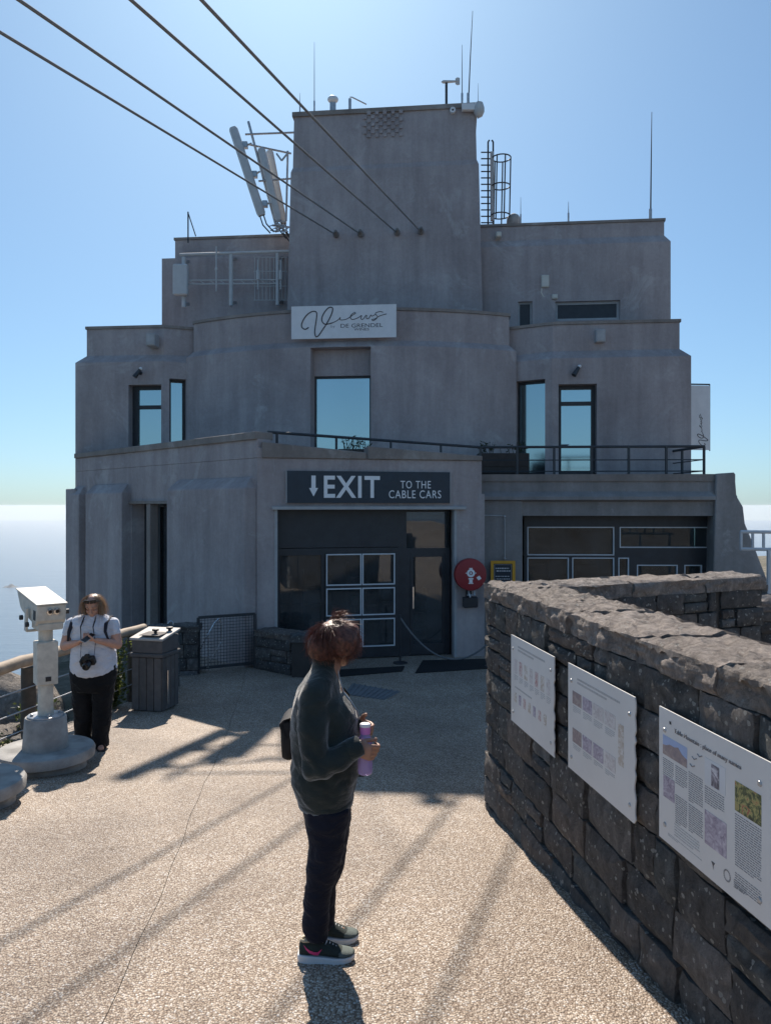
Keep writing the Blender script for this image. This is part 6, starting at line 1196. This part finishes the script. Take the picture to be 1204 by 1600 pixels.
mb.loft([ring((X2(a)+X2(b))/2, .0+.01*i, Z2(y), (X2(b)-X2(a))/2, ry) for i, (y, a, b, ry) in enumerate(((1060, 112, 146, .13), (1090, 114, 145.5, .115), (1120, 115.5, 143.5, .1), (1145, 116, 141.5, .095), (1164, 116, 141.5, .098)))])
mb.loft([ring((X2(a)+X2(b))/2, .0, Z2(y), (X2(b)-X2(a))/2, ry) for i, (y, a, b, ry) in enumerate(((1060, 146, 180, .13), (1090, 146, 176, .115), (1120, 146.5, 172.5, .1), (1145, 145, 170, .095), (1166, 143, 169.5, .1)))])
mobj('trousers', remesh(mb, .010, 4, folds(.008, 6, .8)), 'black_trousers', w2, xf=NW)
mb = MB(); HF2 = head(mb, (.022, -.05, 1.54), (.08, -1, -.52), (0, -.5, 1)); mb.cap((.01, .01, 1.33), (.02, -.03, 1.48), .058, .054); mb.cap((0, 0, .9), (0, 0, 1.22), .12, .12); mb.cap((-.2, 0, 1.33), (.2, 0, 1.33), .05, .05)
chain_caps(mb, [s1, e1, v1], [.062, .052, .029]); chain_caps(mb, [s2, e2, v2], [.062, .052, .029]); mb.cap(s1.lerp(e1, .5), s1.lerp(e1, .8), .058, .054); mb.cap(s2.lerp(e2, .5), s2.lerp(e2, .8), .058, .054); mb.cap(e1.lerp(v1, .1), e1.lerp(v1, .5), .05, .042); mb.cap(e2.lerp(v2, .1), e2.lerp(v2, .5), .05, .042)
for x_, a in ((-.11, 0), (.07, 1)): chain_caps(mb, [(x_*.8, 0, .85), (x_, .0, .48), (x_, .02, .09)], [.085, .06, .04]); mb.cap((x_, .03, .045), (x_+(.06 if a else -.02), -.11, .035), .036, .03)
hand(mb, v1, (.88, -.2, .38), (.1, .1, 1), curl=(.35, .55, .4), sc=.98, lat=(.2, 1, 0)); hand(mb, v2, (-.88, -.15, .12), (0, .25, 1), curl=(.4, .6, .5), sc=.98, lat=(-.1, -1, .2))
mobj('body', remesh(mb, .0055, 3), 'skin_fair', w2, xf=NW); HG = NW @ HF2; face_bits(HG, w2, True)
hc2 = Vector((.022, -.035, 1.56)); mb = MB(); mb.ell(hc2+Vector((0, .006, .0)), .094, .118, .106, 24, 16); mb.ell(hc2+Vector((-.078, .02, -.1)), .026, .05, .12); mb.ell(hc2+Vector((.078, .02, -.1)), .025, .05, .11); mb.ell(hc2+Vector((0, .07, -.1)), .09, .05, .13); mb.ell(hc2+Vector((-.08, .0, -.16)), .024, .04, .06)
hm2 = remesh(mb, .008, 4, lambda p: .006*fbm((p.x*16, p.y*16, p.z*5), 3)); Hi2 = HF2.inverted()
bm = bmesh.new(); bm.from_mesh(hm2); bmesh.ops.delete(bm, geom=[v for v in bm.verts if (lambda q: q.x > .02 and q.z < .082 and abs(q.y) < .072)(Hi2 @ v.co)], context='VERTS'); bm.to_mesh(hm2); bm.free()
hb2 = mobj('hair', hm2, 'hair_light', w2, xf=NW)
def root2(r):
    d = Vector((r.gauss(0, 1), r.gauss(.1, 1), abs(r.gauss(.3, .8)))).normalized(); p = hc2+Vector((d.x*.096, d.y*.118, d.z*.108)); q = Hi2 @ p
    if q.x > -.01: return None
    t = Vector((d.x*.2, d.y*.3+.35, -1.0)); t = (t-d*t.dot(d)).normalized(); return (NW @ (p-d*.004), (t+d*.12).normalized(), .17+.17*r.random(), Vector((-d.x*1.7, 0, -2.4)))
obj('hair_strands', strands(2600, root2, 8, .0014, 9), 'hair_light', hb2, fix=False, smooth=180)
# sunglasses on her hair, phone, camera, straps, backpack, sandals
sg = thing('sunglasses', HG @ Vector((.08, 0, .075)), 'dark sunglasses pushed up on the hair of the woman in white', 'sunglasses'); m = MB()
for s in (-1, 1): m = MB(); m.loft([[HG @ (Vector((.074-.012*abs(yy)/.06, s*yy, .096)) + Vector((dx_, 0, dz_))) for dx_, dz_ in ((0, -.02), (.008, -.018), (.0, .02), (-.008, .018))] for yy in (.006, .02, .045, .06)]); obj('lens', m, 'lens_black', sg, smooth=40); m = MB(); m.tube([HG @ Vector((.062, s*.062, .098)), HG @ Vector((.02, s*.094, .07)), HG @ Vector((-.03, s*.088, .03))], .004, 5); obj('temple', m, 'scope_dark', sg)
m = MB(); m.tube([HG @ Vector((.076, -.01, .1)), HG @ Vector((.078, 0, .104)), HG @ Vector((.076, .01, .1))], .004, 5); obj('bridge', m, 'scope_dark', sg)
pc = Vector((.055, -.27, 1.235)); ph = thing('mobile_phone', QO+pc, 'mobile phone in the hands of the woman in white', 'phone'); PF = NW @ Matrix.Translation(pc) @ Matrix.Rotation(.5, 4, 'X') @ Matrix.Rotation(-.5, 4, 'Z'); m = MB(); m.bx(-.037, .037, -.075, .075, -.005, .004, PF); pb__ = obj('phone_case', m, 'phone_case', ph, bev=.004); m = MB(); m.bx(-.034, .034, -.07, .07, .0042, .005, PF); obj('screen', m, 'lens_black', pb__)
cc = Vector((X2(152), -.25, Z2(1025))); cm = thing('photo_camera', QO+cc, 'black photo camera hanging on the chest of the woman in white', 'camera'); CF = NW @ Matrix.Translation(cc) @ Matrix.Rotation(math.radians(22), 4, 'X') @ Matrix.Rotation(-.1, 4, 'Y')
m = MB(); m.bx(-.072, .072, -.03, .035, -.05, .045, CF); cbd = obj('camera_body', m, 'camera_body', cm, bev=.012); m = MB(); m.loft([[CF @ Vector((x*a, -.028+.05*q, .045+.035*z)) for x, q, z in ((-1, 0, 0), (1, 0, 0), (1, 1, 0), (-1, 1, 0))] for a in (.03,)]+[[CF @ Vector((x*.022, -.026+.045*q, .072)) for x, q in ((-1, 0), (1, 0), (1, 1), (-1, 1))]]); obj('viewfinder', m, 'camera_body', cbd, bev=.004); m = MB(); m.bx(-.078, -.05, -.045, .03, -.048, .03, CF); obj('grip', m, 'camera_body', cbd, bev=.008)
m = MB(); m.lathe([(.038, 0), (.04, .01), (.04, .075), (.036, .09), (.031, .09), (.03, .08), (.003, .07)], M=CF @ Matrix.Translation((.012, -.03, -.008)) @ Matrix.Rotation(math.pi/2, 4, 'X'), n=24); obj('lens', m, 'lens_black', cbd, smooth=40)
for sx_, pts in ((-1, ((-.07, .0, .04), )), (1, ((.07, 0, .04), ))):
    a = CF @ Vector((sx_*.072, 0, .04)); m = MB(); q = [a, NW @ Vector((X2(140 if sx_ < 0 else 161.5), -.225, Z2(1000))), NW @ Vector((X2(137 if sx_ < 0 else 156), -.19, Z2(975))), NW @ Vector((X2(137 if sx_ < 0 else 155), -.1, Z2(964))), NW @ Vector((X2(141 if sx_ < 0 else 152), .03, Z2(957)))]; m.tube(q, [.004, .007, .013, .014, .014], 8, flat=.3); obj('neck_strap', m, 'strap', cm, smooth=180)
bk = thing('backpack', NW @ Vector((0, .24, 1.0)), 'dark backpack worn by the woman in white', 'backpack'); m = MB(); m.loft([ring(.0, .24, z, rx, ry, 20, 3.2) for z, rx, ry in ((.9, .1, .05), (.93, .13, .08), (1.1, .14, .09), (1.25, .13, .085), (1.32, .1, .05))]); m.v = [tuple(NW @ Vector(v)) for v in m.v]; obj('pack_body', m, 'bag_black', bk, smooth=50)
for s in (-1, 1): m = MB(); m.tube([NW @ Vector(p) for p in ((s*.12, .2, 1.3), (s*.17-.005, .1, 1.405), (s*.185, .0, 1.415), (s*.18, -.1, 1.36), (s*.19, -.155, 1.28), (s*.215, -.12, 1.18), (s*.22, .05, 1.08), (s*.13, .2, 1.0))], [.02, .024, .024, .024, .018, .012, .01, .01], 8, flat=.35); obj('shoulder_strap', m, 'strap', bk, smooth=180)
for x_, a, yo in ((-.11, -.02, 0), (.07, .075, 0)):
    c = Vector((x_, .03, 0)); e = Vector((x_+a, -.13, 0)); d = (e-c).normalized(); l = Vector((d.y, -d.x, 0)); zz = gslope*-.05
    m = MB(); m.loft([[NW @ (c+d*t+l*w*q+Vector((0, 0, z+zz))) for q, z in ((-1, 0.001), (1, 0.001), (1, .022), (-1, .022))] for t, w in ((-.05, .025), (-.02, .038), (.08, .04), (.15, .046), (.2, .03))]); sd = obj('sandal', m, 'sandal', w2, bev=.004)
    m = MB(); m.tube([NW @ (c+d*.1-l*.045+Vector((0, 0, .02))), NW @ (c+d*.1-l*.025+Vector((0, 0, .065))), NW @ (c+d*.1+l*.025+Vector((0, 0, .065))), NW @ (c+d*.1+l*.045+Vector((0, 0, .02)))], .014, 8, flat=1.4); obj('sandal_strap', m, 'sandal', sd, smooth=180)
# ------------------------------------------------------------------ sea haze
m, nt, b, out = nodes('haze_air'); nt.nodes.remove(b); v = nt.nodes.new('ShaderNodeVolumePrincipled'); v.inputs['Color'].default_value = (0.84, 0.92, 1.0, 1); v.inputs['Density'].default_value = HAZE; v.inputs['Anisotropy'].default_value = 0.35
nt.links.new(v.outputs[0], out.inputs['Volume'])
mb = MB(); mb.bx(-63000, 63000, -63000, 63000, -1076.5, 18.5); obj('haze', mb, 'haze_air', kind='stuff', label='pale sea haze lying over the ocean towards the horizon')
